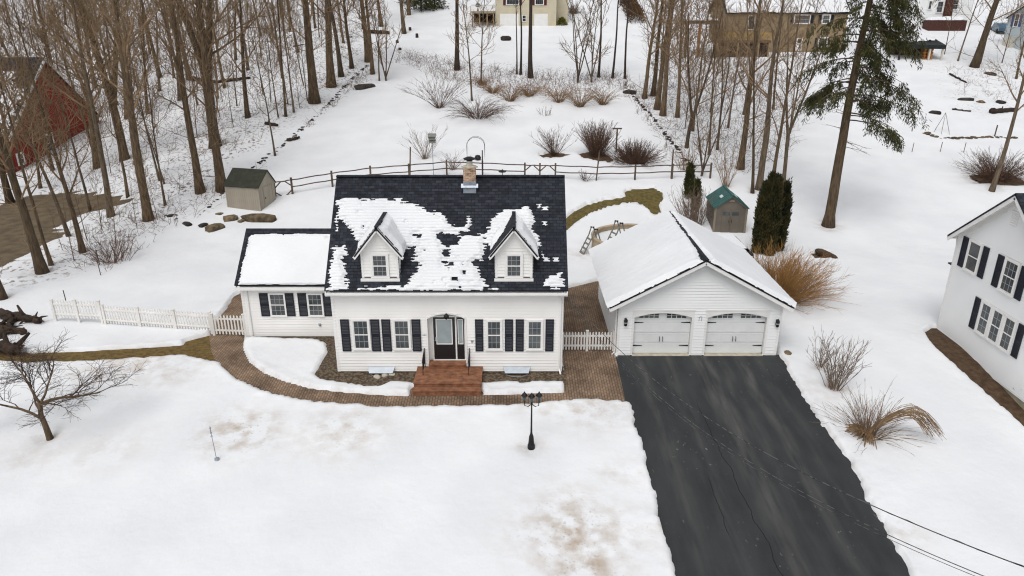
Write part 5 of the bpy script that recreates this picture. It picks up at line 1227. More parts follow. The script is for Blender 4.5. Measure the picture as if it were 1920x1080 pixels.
# ------------------------------------------------------------------ yard fittings
def yard():
    g = G(996, 839); R = thing('lamp_post', 'black cast iron lamp post with lanterns in the snowy front lawn', 'lamp post', g)
    MB().lathe(V3(0, 0, 0), [(.14, -.2), (.14, .12), (.115, .16), (.085, .5), (.065, .55), (.045, .62), (.038, .7)], 14).build('base', M['black_metal'], R, False)
    MB().lathe(V3(0, 0, 0), [(.038, .66), (.026, 1.85), (.04, 1.87), (.04, 1.92), (.025, 1.95)], 10).build('pole', M['black_metal'], R, False)
    for x, z, k in ((-.27, 2.0, 0), (.27, 2.0, 1), (0, 1.95, 2)):
        if k < 2: MB().tube([V3(0, 0, 1.88), V3(x*.5, 0, 1.78), V3(x*.95, 0, 1.82), V3(x, 0, z)], .018, 6).build('arm', M['black_metal'], R, False)
        l = MB().lathe(V3(x, 0, z), [(.04, 0), (.055, .02), (.065, .03), (.10, .23), (.125, .235), (.125, .25), (.07, .33), (.03, .36), (.02, .40), (0, .42)], 6).build('lantern', M['black_metal'], R, False)
        MB().lathe(V3(x, 0, z), [(.072, .05), (.104, .215)], 6).build('pane', M['glass'], l, False)
    g = G(408, 868); m = MB(); m.tube([V3(0, 0, -.2), V3(-.05, 0, 1.35)], .014, 5); m.tube([V3(-.05, 0, 1.3), V3(-.05, 0, 1.55)], .018, 5)
    for z in (1.1, 1.25, 1.45): m.lathe(V3(-.05, 0, z), [(0, 0), (.04, .02), (.04, .05), (0, .07)], 6)
    m.lathe(V3(0, 0, .1), [(0, 0), (.09, .02), (.09, .10), (0, .12)], 8)
    o = m.build('garden_stake', M['galv']); o.location = g; tag(o, 'thin grey metal stake standing in the front lawn snow', 'stake')
    # bird house on a pole
    g = G(813, 331); zt = onY(813, 268, g[1])[2]-g[2]; R = thing('bird_house', 'grey tiered bird house on a thin pole behind the rail fence', 'bird house', g)
    MB().tube([V3(0, 0, -.3), V3(0, 0, zt)], .03, 6).build('pole', M['galv'], R, False)
    b = MB()
    for k in range(2): b.box(-.26, .26, -.22, .22, zt+.26*k, zt+.18+.26*k); b.box(-.3, .3, -.27, .27, zt+.18+.26*k+.002, zt+.21+.26*k)
    b.build('box', M['wood_grey'], R, False); MB().slab([V3(-.34, -.3, zt+.55), V3(.34, -.3, zt+.55), V3(.34, 0, zt+.78), V3(-.34, 0, zt+.78)], .04).slab([V3(.34, .3, zt+.55), V3(-.34, .3, zt+.55), V3(-.34, 0, zt+.78), V3(.34, 0, zt+.78)], .04).build('roof', M['wood_grey'], R, False)
    # arch trellis
    a, b = G(876, 300), G(909, 300); R = thing('garden_arch', 'thin dark garden arch standing in the snow behind the chimney', 'arch', (a+b)/2)
    for dy in (-.3, .3):
        pts = [a+Z*0+EY*dy, a+Z*1.3+EY*dy]+[(a+b)/2+V3(-math.cos(t)*(b-a)[0]/2, dy, 1.3+.75*math.sin(t)) for t in np.linspace(.2, math.pi-.2, 9)]+[b+Z*1.3+EY*dy, b+EY*dy]
        MB().tube(pts, .02, 5).build('hoop', M['black_metal'] if dy < 0 else M['wood_grey'], R)
    for k in range(5):
        q = a+Z*(.3+.3*k); MB().tube([q-EY*.3, q+EY*.3], .018, 4).build('rung', M['wood_grey'], R)
    # posts
    for (x, y, yt, lb, nm) in ((905, 334, 283, 'thin dark pole rising behind the fence right of the chimney', 'pole'),):
        g = G(x, y); h = onY(x, yt, g[1])[2]-g[2]; o = MB().tube([V3(0, 0, -.3), V3(0, 0, h)], [.05, .045], 7).lathe(V3(0, 0, h), [(.05, 0), (.06, .04), (0, .07)], 7).build(nm, M['bark_dark']); o.location = g; tag(o, lb, 'pole')
    g = G(1155, 288); h = onY(1155, 241, g[1])[2]-g[2]; R = thing('clothes_post', 'T shaped clothes line post between two shrubs', 'post', g)
    MB().bar(V3(0, 0, -.3), V3(0, 0, h), .12, .12).build('post', M['rail'], R, False); MB().bar(V3(-.42, 0, h), V3(.42, 0, h), .1, .12).build('crossbar', M['rail'], R, False)
    # feeder stakes behind the roof ridge
    g = G(942, 341); R = thing('bird_feeder', 'low dark bird feeder tray on a stake in front of the rail fence', 'feeder', g)
    MB().tube([V3(0, 0, -.3), V3(0, 0, .8)], .03, 5).build('stake', M['rail'], R, False); MB().lathe(V3(0, 0, .78), [(0, 0), (.3, .04), (.34, .10), (.1, .14), (0, .3)], 10).build('tray', M['black_metal'], R, False)
    g = G(896, 302); o = MB().lathe(V3(0, 0, .1), [(0, 0), (.25, .05), (.3, .2), (.2, .4), (0, .45)], 10).build('planter', M['black_metal']); o.location = g; tag(o, 'small dark planter in snow right of the chimney cap', 'planter')
    # tree stumps on the upper slope
    for x, y, hh, lb in ((745, 82, .5, 'tree stump nearest the woods on the upper slope'), (769, 58, .55, 'tree stump highest on the upper slope'), (782, 72, .7, 'tree stump standing right of the other stumps'), (750, 95, .4, 'broken stump lowest on the upper slope')):
        g = G(x, y); o = MB().lathe(V3(0, 0, 0), [(.32, -.2), (.24, .1), (.2, hh), (.0, hh+.03)], 9).build('stump', M['log']); o.location = g; tag(o, lb, 'stump')
    # small snow-free cone trellis
    g = G(1765, 250); m = MB()
    for k in range(6): m.tube([V3(.8*math.cos(k*1.047), .8*math.sin(k*1.047), 0), V3(0, 0, 2.0)], .02, 4)
    o = m.build('plant_cone', M['wood_grey']); o.location = g; tag(o, 'pale wire plant cone inside the stone edged garden', 'plant support')
    for x, y, lb in ((1709, 288, 'thin wire fence stake left of the stone edging'), (1762, 287, 'thin wire fence stake below the plant cone'), (1806, 288, 'thin wire fence stake right of the plant cone'), (1864, 258, 'thick dark stake at the right end of the stone edging')):
        g = G(x, y); o = MB().tube([V3(0, 0, -.2), V3(.04, 0, 1.0 if x != 1864 else 1.2)], .03 if x != 1864 else .06, 5).build('fence_stake', M['rail']); o.location = g; tag(o, lb, 'stake')
    for x, y, lb in ((128, 580, 'thin stake standing at the left end of the white picket fence'), (190, 520, 'wire fence stake between picket fence and wood edge'), (188, 500, 'wire fence stake in front of the reddish brush')):
        g = G(x, y); o = MB().tube([V3(0, 0, -.2), V3(-.03, 0, 1.1)], .025, 5).build('fence_stake', M['rail']); o.location = g; tag(o, lb, 'stake')
    # cables from the house corner to a pole by the street
    for i, (A, B, sag, r, lb) in enumerate(((V3(2.3, 28.5, 3.75), V3(8.9, 8, 7.0), 1.45, .011, 'twisted dark service cable crossing above the driveway'), (V3(2.3, 28.5, 3.55), V3(8.9, 8, 6.55), 1.62, .009, 'thin dark cable just below the twisted service cable'), (V3(2.3, 28.5, 3.5), V3(8.9, 8, 6.5), 1.68, .006, 'thinnest lowest cable crossing above the driveway'))):
        pts = [A+(B-A)*t-Z*sag*4*t*(1-t) for t in np.linspace(0, 1, 60)]
        mb = MB(); mb.tube(pts, r, 5)
        if i == 0: mb.tube([p+V3(.014*math.cos(k*2.2), 0, .014*math.sin(k*2.2)) for k, p in enumerate(np.repeat(np.array(pts), 1, 0))], .007, 4)
        tag(mb.build('overhead_cable', M['wire']), lb, 'cable')
yard()
# ------------------------------------------------------------------ bare trees
def rotv(az, el): return V3(math.cos(az)*math.cos(el), math.sin(az)*math.cos(el), math.sin(el))
def bare_tree(seed, H, r0, hb, nl, reach=.30, fork=None, twigs=5, rise=.8, r_tw=.013, lev2=7, low=0):
    rr = random.Random(seed); tr = MB(); cr = MB()
    def wob(a): return V3(rr.uniform(-a, a), rr.uniform(-a, a), 0)
    def trunkline(p0, d, L, ra, rb, n=11, w=.012):
        pts = [np.array(p0, float)]; d = unit(d)
        for i in range(n):
            d = unit(d+wob(w*3)+Z*.03); pts.append(pts[-1]+d*L/n)
        rad = [ra+(rb-ra)*(i/n)**.9 for i in range(n+1)]
        return np.array(pts), rad
    stems = []
    if fork:
        zf, na = fork
        p, ra = trunkline((0, 0, -.4), (0, 0, 1), H*zf+.4, r0, r0*.82, 6)
        ra[0] = r0*1.45; ra[1] = r0*1.08; p = np.vstack([p, p[-1]+Z*.25]); ra = ra+[r0*.25]
        tr.tube(p, ra, 9)
        a0 = rr.random()*6.28
        for k in range(na):
            az = a0+k*6.28/na+rr.uniform(-.3, .3); el = math.radians(rr.uniform(70, 80))
            q, rb = trunkline(p[-2]-Z*.55-rotv(az, 0)*.03, rotv(az, el), H*(1-zf)*rr.uniform(.85, 1)+.5, r0*.70, r0*.08, 13)
            tr.tube(q, rb, 8); stems.append((q, rb, 0.12))
    else:
        p, ra = trunkline((0, 0, -.4), wob(.03)+Z, H+.4, r0, r0*.10, 14); ra[0] = r0*1.5; ra[1] = r0*1.02
        tr.tube(p, ra, 9); stems.append((p, ra, hb))
    def twig(p, d, L, r, n=3):
        pts = [p]
        for i in range(n):
            d = unit(d+wob(.22)+Z*.10); pts.append(pts[-1]+d*L/n)
        cr.tube(pts, [r*(1-.6*i/n) for i in range(n+1)], 3)
    def branch(p, d, L, r, depth):
        n = 6 if depth == 0 else 4
        pts = [p]; ds = []
        for i in range(n):
            d = unit(d+wob(.16)+V3(0, 0, rr.uniform(-.08, .08))+Z*.10*rise); ds.append(d); pts.append(pts[-1]+d*L/n)
        cr.tube(pts, [max(r*(1-.75*i/n), r_tw) for i in range(n+1)], 5 if depth == 0 else 4)
        k = lev2 if depth == 0 else twigs
        for j in range(k):
            t = .18+.82*(j+rr.random())/k; i = min(int(t*n), n-1); q = pts[i]+(pts[i+1]-pts[i])*(t*n-i)
            ax = unit(np.cross(ds[i], rotv(rr.random()*6.28, rr.uniform(-.6, .6)))); dd = unit(ds[i]*.75+ax*rr.uniform(.5, .95))
            if depth == 0: branch(q, dd, L*rr.uniform(.35, .6)*(1.1-.5*t), max(r*.45*(1-.5*t), r_tw*1.3), 1)
            else: twig(q, dd, L*rr.uniform(.4, .75), r_tw)
        twig(pts[-1], ds[-1], L*.3, r_tw)
    for pts, rad, h0 in stems:
        n = len(pts)-1; m = max(3, int(nl*(1 if len(stems) == 1 else .6)))
        for j in range(m):
            t = h0+(.98-h0)*((j+rr.random())/m)**.85; i = min(int(t*n), n-1); q = pts[i]+(pts[i+1]-pts[i])*(t*n-i)
            r = rad[i]; az = j*2.4+rr.uniform(-.5, .5); el = math.radians(rr.uniform(22, 45)+28*t)
            branch(q, rotv(az, el), H*reach*(1.15-.75*t)*rr.uniform(.6, 1.15), min(r*.5, .075), 0)
        twig(pts[-1], Z, .6, r_tw)
    for j in range(low):
        t = rr.uniform(.12, .35); pts, rad, _ = stems[0]; n = len(pts)-1; i = int(t*n)
        branch(pts[i], rotv(rr.random()*6.28, math.radians(rr.uniform(5, 35))), H*reach*.5, .03, 1)
    return tr, cr
def mesh_of(mb, name, m, smooth=True):
    o = mb.build(name, M[m], None, smooth=smooth); me = o.data; bpy.data.objects.remove(o); return me
PROTO = {}
def proto(key, bark, tw, **k):
    t, c = bare_tree(**k); PROTO[key] = (mesh_of(t, key+'_trunk', bark), mesh_of(c, key+'_crown', tw))
proto('big1', 'bark', 'twig', seed=1, H=21, r0=.36, hb=.24, nl=30, reach=.27, low=5)
proto('big2', 'bark', 'twig', seed=2, H=20, r0=.34, hb=.25, nl=24, reach=.28, fork=(.24, 3))
proto('big3', 'bark', 'twig', seed=3, H=22, r0=.33, hb=.26, nl=28, reach=.26, low=6)
proto('fork', 'bark', 'twig', seed=4, H=20, r0=.30, hb=.2, nl=24, reach=.28, fork=(.33, 2))
proto('mid1', 'bark', 'twig', seed=5, H=17, r0=.20, hb=.22, nl=26, reach=.26, twigs=5, low=4)
proto('mid2', 'bark', 'twig', seed=6, H=16, r0=.19, hb=.22, nl=22, reach=.27, twigs=4, low=2)
proto('mid3', 'bark_grey', 'twig', seed=7, H=18, r0=.21, hb=.35, nl=20, reach=.22, twigs=4)
proto('airy1', 'bark', 'twig', seed=31, H=19, r0=.22, hb=.22, nl=14, reach=.26, twigs=3, lev2=4, low=3)
proto('airy2', 'bark_grey', 'twig', seed=32, H=18, r0=.24, hb=.2, nl=14, reach=.30, fork=(.30, 2), twigs=3, lev2=4)
proto('dark', 'bark_dark', 'twig_dark', seed=8, H=22, r0=.26, hb=.55, nl=14, reach=.18, twigs=3)
proto('slim1', 'bark', 'twig', seed=9, H=13, r0=.09, hb=.30, nl=16, reach=.22, twigs=4, lev2=5)
proto('slim2', 'bark_grey', 'twig', seed=10, H=11, r0=.075, hb=.25, nl=16, reach=.24, twigs=4, lev2=5)
proto('slimd', 'bark_dark', 'twig_dark', seed=11, H=16, r0=.13, hb=.45, nl=12, reach=.17, twigs=3, lev2=4)
proto('sap1', 'bark_grey', 'twig', seed=12, H=7, r0=.045, hb=.15, nl=12, reach=.26, twigs=2, lev2=3, r_tw=.009)
proto('sap2', 'bark', 'twig', seed=13, H=6, r0=.05, hb=.10, nl=14, reach=.36, twigs=4, lev2=4, r_tw=.010)
proto('multi', 'bark_grey', 'twig', seed=14, H=10, r0=.085, hb=.1, nl=18, reach=.20, fork=(.08, 4), twigs=3, lev2=3)
proto('spread', 'bark_grey', 'twig', seed=15, H=12, r0=.13, hb=.15, nl=26, reach=.38, fork=(.22, 3), twigs=4, lev2=5)
_rt = random.Random(99)
H0 = {'big1': .36, 'big2': .34, 'big3': .33, 'fork': .30, 'mid1': .20, 'mid2': .19, 'mid3': .21, 'dark': .26, 'slim1': .09, 'slim2': .075, 'slimd': .13, 'sap1': .045, 'sap2': .05, 'multi': .085, 'spread': .13, 'airy1': .22, 'airy2': .24}
def tree(key, px, py, rpx, label, group, lean=(0, 0), rz=None, name='bare_tree', hs=1.0):
    g = G(px, py); d = g-CAM; zc = float(np.dot(d, FW)); r = .76*rpx*zc/F if rpx else H0[key]
    s = r/H0[key]
    R = thing(name, label, 'tree', g-Z*.05, (0 if abs(lean[0]) > 1 else _rt.random()*6.28) if rz is None else rz, group)
    WELLS.append((g[0], g[1], max(.22, r*1.5)))
    sxy = s; sz = hs*(.55+.45*s if s > 1 else .5+.5*s)
    R.scale = (sxy if sxy < 1.5 else 1.5, sxy if sxy < 1.5 else 1.5, sz)
    R.rotation_euler = (math.radians(lean[1]), math.radians(lean[0]), R.rotation_euler[2])
    link_mesh('trunk', PROTO[key][0], R); link_mesh('crown', PROTO[key][1], R)
    return R
GW, GR, GB = 'bare trees of the left woods', 'bare trees right of the back yard', 'dark trees behind the back yard'
TREES = [
 ('big1', 80, 512, 12, 'thick bare trunk beside the bare dirt yard, leaning to the left', GW, (-3, 0)), ('mid1', 6, 560, 9, 'bare trunk cut by the left edge above the log pile', GW), ('slim1', 97, 498, 5, 'slim bare tree just right of the thick trunk by the dirt yard', GW),
 ('mid2', 155, 474, 7, 'bare tree standing left of the reddish brush', GW), ('mid3', 208, 408, 8, 'bare tree at the corner of the dirt yard in front of the barn', GW), ('slim2', 170, 395, 4, 'slim bare tree in front of the red barn wall', GW),
 ('fork', 279, 413, 11, 'forked bare tree with two great limbs nearest the left lawn', GW, (0, 0), 1.2), ('big3', 376, 361, 10, 'straight brown trunk second to the left of the beige shed', GW), ('big1', 417, 357, 12, 'thick trunk immediately left of the beige shed', GW, (0, 0), 2.0),
 ('big2', 404, 275, 16, 'massive many stemmed bare tree deep behind the beige shed', GW, (0, 0), .6), ('slim1', 310, 385, 3, 'slim bare tree between the forked tree and the straight brown trunk', GW), ('slim2', 300, 340, 3, 'slim leaning bare tree behind the forked tree', GW, (-6, 0)),
 ('mid2', 465, 221, 6, 'bare tree left of the wood edge with snow around its foot', GW), ('big1', 590, 193, 13, 'thickest trunk at the wood edge above the back yard', GW, (0, 0), 3.1), ('big3', 621, 163, 11, 'thick dark trunk right of the thickest wood edge trunk', GW), ('mid3', 640, 143, 7, 'bare trunk third along the wood edge', GW),
 ('slim1', 536, 218, 5, 'bare tree left of the thickest wood edge trunk', GW), ('slim2', 551, 211, 3, 'thin bare tree touching the left side of the thickest trunk', GW), ('slim2', 516, 292, 2.5, 'sapling alone on the snow at the yard corner', GW),
 ('mid1', 660, 128, 5, 'bare trunk fourth along the wood edge', GW), ('big3', 690, 116, 7, 'pale tall trunk at the top end of the stone wall', GW), ('mid2', 699, 139, 5, 'dark trunk nearest the yard at the top of the stone wall', GW), ('mid1', 716, 51, 5, 'bare trunk above the straight dark timber', GW), ('mid3', 758, 63, 6, 'lone bare trunk among the stumps', GW), ('mid1', 767, 29, 8, 'thick bare trunk at the top edge beside the spruce', GW),
 ('big2', 235, 300, 11, 'thick bare tree behind the red barn gable', GW), ('mid1', 182, 318, 10, 'bare tree close against the barn wall', GW), ('mid1', 300, 145, 7, 'bare tree far up in the left woods above the fork', GW), ('mid3', 355, 150, 6, 'bare tree beside the fallen log in the left woods', GW), ('mid2', 120, 230, 9, 'bare tree rising in front of the barn roof', GW), ('mid3', 130, 445, 5, 'leaning bare tree in front of the dirt yard bank', GW, (-5, 0)),
 ('slim1', 240, 372, 4, 'slim bare tree right of the dirt yard corner tree', GW), ('mid2', 20, 380, 9, 'bare tree in front of the barn at the left edge', GW),
 ('dark', 857, 131, 6, 'tall straight dark trunk at the back left of the yard', GB), ('dark', 995, 146, 6, 'tall straight dark trunk in front of the cream house', GB), ('slimd', 976, 140, 3, 'thin trunk just left of the dark trunk before the cream house', GB), ('slimd', 969, 139, 2, 'thinnest trunk left of the dark trunk before the cream house', GB),
 ('slimd', 1122, 145, 3.2, 'dark slender tree with a forked top right of the cream house', GB), ('slimd', 1148, 147, 3, 'dark slender tree leaning slightly right beside the hedge', GB, (2, 0)), ('slimd', 1172, 148, 3, 'dark slender tree at the corner of the right stone wall', GB, (1, 0)),
 ('multi', 1083, 155, 3.5, 'multi stemmed sapling clump in the middle of the rear slope', GB), ('multi', 1109, 155, 3, 'grey multi stemmed sapling left of the slender dark trees', GB), ('slim2', 885, 189, 2.6, 'thin sapling rising from the arching rust shrub', GB), ('slim2', 902, 157, 2.2, 'thin sapling right of the tall dark rear trunk', GB), ('multi', 724, 152, 2.5, 'small double stemmed sapling near the dark yard rock', GB), ('slim2', 711, 152, 2, 'thin sapling left of the double stemmed sapling', GB),
 ('mid1', 1208, 185, 5.5, 'bare tree first along the right stone wall', GR, (2, 0)), ('big3', 1225, 180, 6, 'leftmost stem of the group of three tall brown trunks', GR, (3, 0)), ('big1', 1232, 205, 7, 'middle stem of the group of three tall brown trunks', GR, (3, 0)), ('big3', 1243, 217, 7, 'rightmost stem of the group of three tall brown trunks', GR, (2, 0)),
 ('airy1', 1270, 220, 5, 'bare tree right of the three tall brown trunks', GR, (2, 0)), ('spread', 1287, 277, 5, 'low branching bare tree with spreading limbs near the fence end', GR), ('slim1', 1299, 246, 3.5, 'slender bare tree leaning right behind the spreading one', GR, (5, 0)), ('airy1', 1388, 317, 8, 'dark straight trunk left of the twin stems behind the cedars', GR, (1, 0)), ('airy2', 1345, 281, 3, 'curved bare tree above the end of the rail fence', GR),
 ('airy2', 1422, 355, 8, 'tall pale trunk directly behind the cedars', GR, (1, 0), 2.2), ('airy1', 1447, 352, 5, 'slimmer pale trunk right of the tall one behind the cedars', GR), ('airy1', 1411, 362, 4, 'curving stem left of the tall pale trunk behind the cedars', GR, (-3, 0)), ('slim1', 1330, 290, 3, 'thin bare tree right of the rail fence end', GR), ('slim2', 1365, 240, 3, 'thin bare tree below the tan house deck', GR), ('multi', 1315, 330, 3, 'bare multi stemmed sapling beyond the rail fence end', GR), ('slim1', 1450, 205, 3, 'thin bare tree below the tan house door', GR), ('slim2', 1480, 250, 3, 'thin twiggy bare tree left of the big evergreen', GR), ('airy2', 1395, 215, 4, 'airy bare tree below the deck of the tan house', GR), ('slim2', 1240, 110, 3, 'thin bare tree at the far top of the right yard line', GR),
 ('airy2', 1468, 350, 5, 'bare tree fanning fine branches just right of the cedars', GR, (0, 0), .4), ('slim1', 1905, 150, 3, 'bare sapling at the right edge below the pale blue house', None), ('sap2', 1878, 120, 2.5, 'small sapling beside the brown strip of the pale blue house', None),
 ('mid3', 1858, 361, 6, 'young bare tree leaning right in front of the shrub at the right edge', None, (3, 0)), ('big1', 1826, 127, 9, 'thick tree trunk leaning right at the upper right', None, (7, 0)), ('slim2', 1795, 116, 3, 'thin dark sapling left of the leaning thick trunk', None, (4, 0)), ('sap1', 1770, 104, 2.2, 'small bare sapling beside the open dark shed', None), ('sap1', 1838, 122, 2, 'small bare sapling right of the leaning thick trunk', None),
]
for t in TREES: tree(*t[:6], lean=t[6] if len(t) > 6 else (0, 0), rz=t[7] if len(t) > 7 else None)

# the rest of the woods: trees of the same kind one cannot tell apart
def fill(n, poly, keys, label, group, seed, smin=.8, smax=1.15, mind=1.6, wt=None):
    rr = random.Random(seed); P = np.array(poly); done = []; x0, x1, y0, y1 = P[:, 0].min(), P[:, 0].max(), P[:, 1].min(), P[:, 1].max(); tries = 0
    while len(done) < n and tries < 6000:
        tries += 1; x, y = rr.uniform(x0, x1), rr.uniform(y0, y1)
        if sdf(P, np.array([x]), np.array([y]))[0] < 0 or any((x-a)**2+(y-b)**2 < mind**2 for a, b in done): continue
        if -72 < x < -47.2 and 67 < y < 86: continue
        done.append((x, y)); k = rr.choice(keys)
        R = thing('bare_tree', label, 'tree', (x, y, float(base(x, y))-.05), rr.random()*6.28, group)
        s = rr.uniform(smin, smax); R.scale = (s, s, s*rr.uniform(.9, 1.1)); R.rotation_euler = (rr.gauss(0, .055), rr.gauss(0, .055), R.rotation_euler[2])
        link_mesh('trunk', PROTO[k][0], R); link_mesh('crown', PROTO[k][1], R)
wood = gp((-60, 200), (0, 330), (230, 350), (330, 370), (420, 310), (500, 255), (580, 190), (660, 110), (690, 30), (680, 5), (300, -10), (-80, 20))
fill(64, wood, ['mid1', 'mid2', 'mid3', 'slim1'], 'one of many alike bare brown trees filling the left woods', 'alike bare trees in the left woods', 5, mind=2.4)
fill(125, wood, ['slim1', 'slim2', 'sap1', 'sap2'], 'one of many alike thin saplings filling the left woods', 'alike thin saplings in the left woods', 6, mind=1.5)
barnf = gp((0, 350), (60, 360), (250, 330), (300, 260), (230, 240), (150, 285), (20, 345))
fill(5, barnf, ['mid1', 'mid2', 'slim1', 'slim2', 'multi'], 'one of several alike bare trees in front of the red barn wall', 'alike bare trees in front of the barn', 9, smin=.7, smax=1.0, mind=1.6)
wood2 = gp((1215, 190), (1290, 300), (1400, 335), (1490, 300), (1500, 150), (1420, 115), (1240, 90))
fill(11, wood2, ['sap1', 'sap2', 'slim2', 'sap2'], 'one of several alike thin saplings in the thicket right of the back yard', 'alike thin saplings right of the back yard', 7, mind=1.6)
edge = gp((90, 480), (180, 505), (280, 430), (360, 385), (300, 370), (200, 430))
fill(9, edge, ['sap1', 'sap2'], 'one of several alike saplings on the bank left of the lawn', 'alike saplings on the left bank', 8, smin=.5, smax=.9)

# ------------------------------------------------------------------ shrubs
def shrub_mesh(seed, n, h, spread, droop=.0, r=.012, side=4, base_r=.2, seg=6, tw=.3, el=(55, 85), azr=(0, 6.283)):
    rr = random.Random(seed); mb = MB()
    for i in range(n):
        az = rr.uniform(*azr); e = math.radians(rr.uniform(*el)); d = rotv(az, e); L = h*rr.uniform(.65, 1.1)*(1+spread*math.cos(e))
        b = rr.random()*base_r; p = V3(math.cos(az)*b, math.sin(az)*b, -.15); pts = [p]; ds = []
        for k in range(seg):
            d = unit(d+V3(rr.uniform(-.18, .18), rr.uniform(-.18, .18), rr.uniform(-.12, .10))+V3(math.cos(az), math.sin(az), 0)*droop*.35-Z*droop*(k/seg)); ds.append(d); pts.append(pts[-1]+d*L/seg)
        rad = r*rr.uniform(.7, 1.25); mb.tube(pts, [rad*(1-.7*k/seg) for k in range(seg+1)], 4)
        for j in range(side):
            t = rr.uniform(.3, .98); k = min(int(t*seg), seg-1); q = pts[k]+(pts[k+1]-pts[k])*(t*seg-k)
            dd = unit(ds[k]+V3(rr.uniform(-.8, .8), rr.uniform(-.8, .8), rr.uniform(-.2, .6)))
            l = L*tw*rr.uniform(.5, 1.1)*(1.1-.6*t); m2 = q+dd*l*.5; mb.tube([q, m2, m2+unit(dd+V3(rr.uniform(-.3, .3), rr.uniform(-.3, .3), -droop*.5))*l*.5], [rad*.55, rad*.45, rad*.25], 3)
    return mb
def shrub(name, label, px, py, m, group=None, rz=0, smooth=False, **k):
    g = G(px, py); o = shrub_mesh(**k).build(name, M[m]); o.location = g; o.rotation_euler.z = rz
    return tag(o, label, 'shrub', group)
shrub('shrub', 'upright pinkish twiggy shrub right of the driveway, nearer the garage', 1563, 728, 'twig_pale', seed=1, n=46, h=2.3, spread=.25, r=.016, side=7, base_r=.22, tw=.32, el=(58, 88))
shrub('shrub', 'small narrow twiggy shrub just behind the pinkish driveway shrub', 1537, 688, 'twig_pale', seed=2, n=16, h=1.9, spread=.1, r=.014, side=6, base_r=.12, tw=.25, el=(66, 88))
# straw fountain with one long arching bundle
g = G(1628, 818); R = thing('fountain_shrub', 'straw coloured fountain shrub with one long bundle arching over to the right', 'shrub', g)
shrub_mesh(seed=3, n=120, h=1.5, spread=.5, droop=.12, r=.011, side=2, base_r=.28, el=(25, 88)).build('stems', M['straw'], R, False)
shrub_mesh(seed=4, n=34, h=2.6, spread=.1, droop=.04, r=.010, side=2, base_r=.2, el=(48, 85), tw=.2).build('stems', M['twig_pale'], R, False)
mb = MB(); rr = random.Random(5)
for i in range(60):
    k = rr.uniform(.75, 1.12); s = rr.uniform(-.22, .22); L = rr.uniform(2.0, 2.75)
    pts = [V3(0, rr.uniform(-.1, .1), .25)]+[V3(L*t*.92, s*(.5+t)-.5*t, .35+1.05*k*math.sin(min(t*2.35, 2.9))*(1 if t < .7 else 1)-max(0, t-.62)*1.5+rr.uniform(-.03, .03)) for t in (.15, .3, .45, .6, .75, .88, 1.0)]
    pts = [p if p[2] > -.3 else V3(p[0], p[1], -.3) for p in pts]
    mb.tube(pts, [.012, .011, .010, .009, .009, .008, .007, .005], 4)
mb.build('arching_stems', M['twig'], R, False)
mb = MB(); rr = random.Random(6)
for i in range(40):
    az = rr.uniform(2.2, 4.6); L = rr.uniform(.5, 1.25); mb.tube([V3(0, 0, .2), V3(math.cos(az)*L*.5, math.sin(az)*L*.5, .3), V3(math.cos(az)*L, math.sin(az)*L, .02)], [.03, .022, .010], 4)
mb.build('fallen_stems', M['straw'], R, False)
# golden shrub behind the garage
g = G(1448, 562); R = thing('golden_shrub', 'large golden orange twiggy shrub against the right side of the garage', 'shrub', g)
shrub_mesh(seed=8, n=420, h=2.8, spread=.2, droop=.03, r=.012, side=9, base_r=1.1, seg=7, tw=.34, el=(38, 88)).build('stems', M['gold'], R, False)
shrub_mesh(seed=9, n=130, h=2.9, spread=.2, droop=.06, r=.010, side=9, base_r=1.1, seg=7, tw=.36, el=(20, 60), azr=(-1.2, 1.2)).build('stems', M['gold'], R, False)
# back yard shrubs
shrub('shrub', 'small vase shaped bare shrub, leftmost of three behind the fence', 1040, 291, 'twig_red', seed=11, n=60, h=2.0, spread=.9, r=.018, side=6, base_r=.15, tw=.3, el=(42, 75))
shrub('shrub', 'tall upright brown shrub, middle of three behind the fence', 1119, 293, 'twig_red', seed=12, n=260, h=3.0, spread=.25, r=.018, side=7, base_r=.45, tw=.25, el=(52, 88))
shrub('shrub', 'rounded dark brown shrub, rightmost of three behind the fence', 1189, 306, 'twig_red', seed=13, n=330, h=2.0, spread=.30, r=.019, side=7, base_r=.7, tw=.3, el=(12, 88))
shrub('shrub', 'loose bare shrub with long arched branches left in the rear yard', 824, 203, 'twig_red', seed=14, n=44, h=3.6, spread=.5, r=.02, side=7, base_r=.2, tw=.35, el=(35, 80), droop=.06)
shrub('shrub', 'rust coloured arching bramble beside the loose rear shrub', 896, 222, 'twig_red', seed=15, n=150, h=2.6, spread=.9, r=.016, side=5, base_r=.9, tw=.25, el=(30, 70), droop=.30)
shrub('shrub', 'thin bare bush left of the bird house pole', 797, 297, 'twig_pale', seed=16, n=24, h=2.9, spread=.5, r=.018, side=6, base_r=.12, tw=.3, el=(45, 85))
shrub('shrub', 'small drooping bare bush behind the fence post right of the bird house', 848, 318, 'twig_red', seed=17, n=26, h=1.7, spread=.5, r=.014, side=5, base_r=.1, tw=.3, el=(50, 85), droop=.16)
for i, (x, y, hh, lb) in enumerate(((925, 175, 1.5, 'small tan grass tuft left end of the rear row'), (957, 190, 2.1, 'tan arching bush second in the rear row'), (992, 181, 1.7, 'tan arching bush below the tall dark trunk'), (1047, 192, 2.3, 'tan arching bush in the middle of the rear row'), (1087, 200, 2.3, 'tan arching bush shaped like a hoop in the rear row'), (1131, 197, 2.1, 'loose tan bush at the right end of the rear row'), (905, 160, 1.4, 'small rust tuft up behind the rear row'))):
    shrub('arching_bush', lb, x, y, 'straw', 'arching tan bushes in the rear row', seed=20+i, n=80, h=hh*1.15, spread=.7, r=.019, side=3, base_r=.35, tw=.25, el=(45, 85), droop=.34, rz=i)
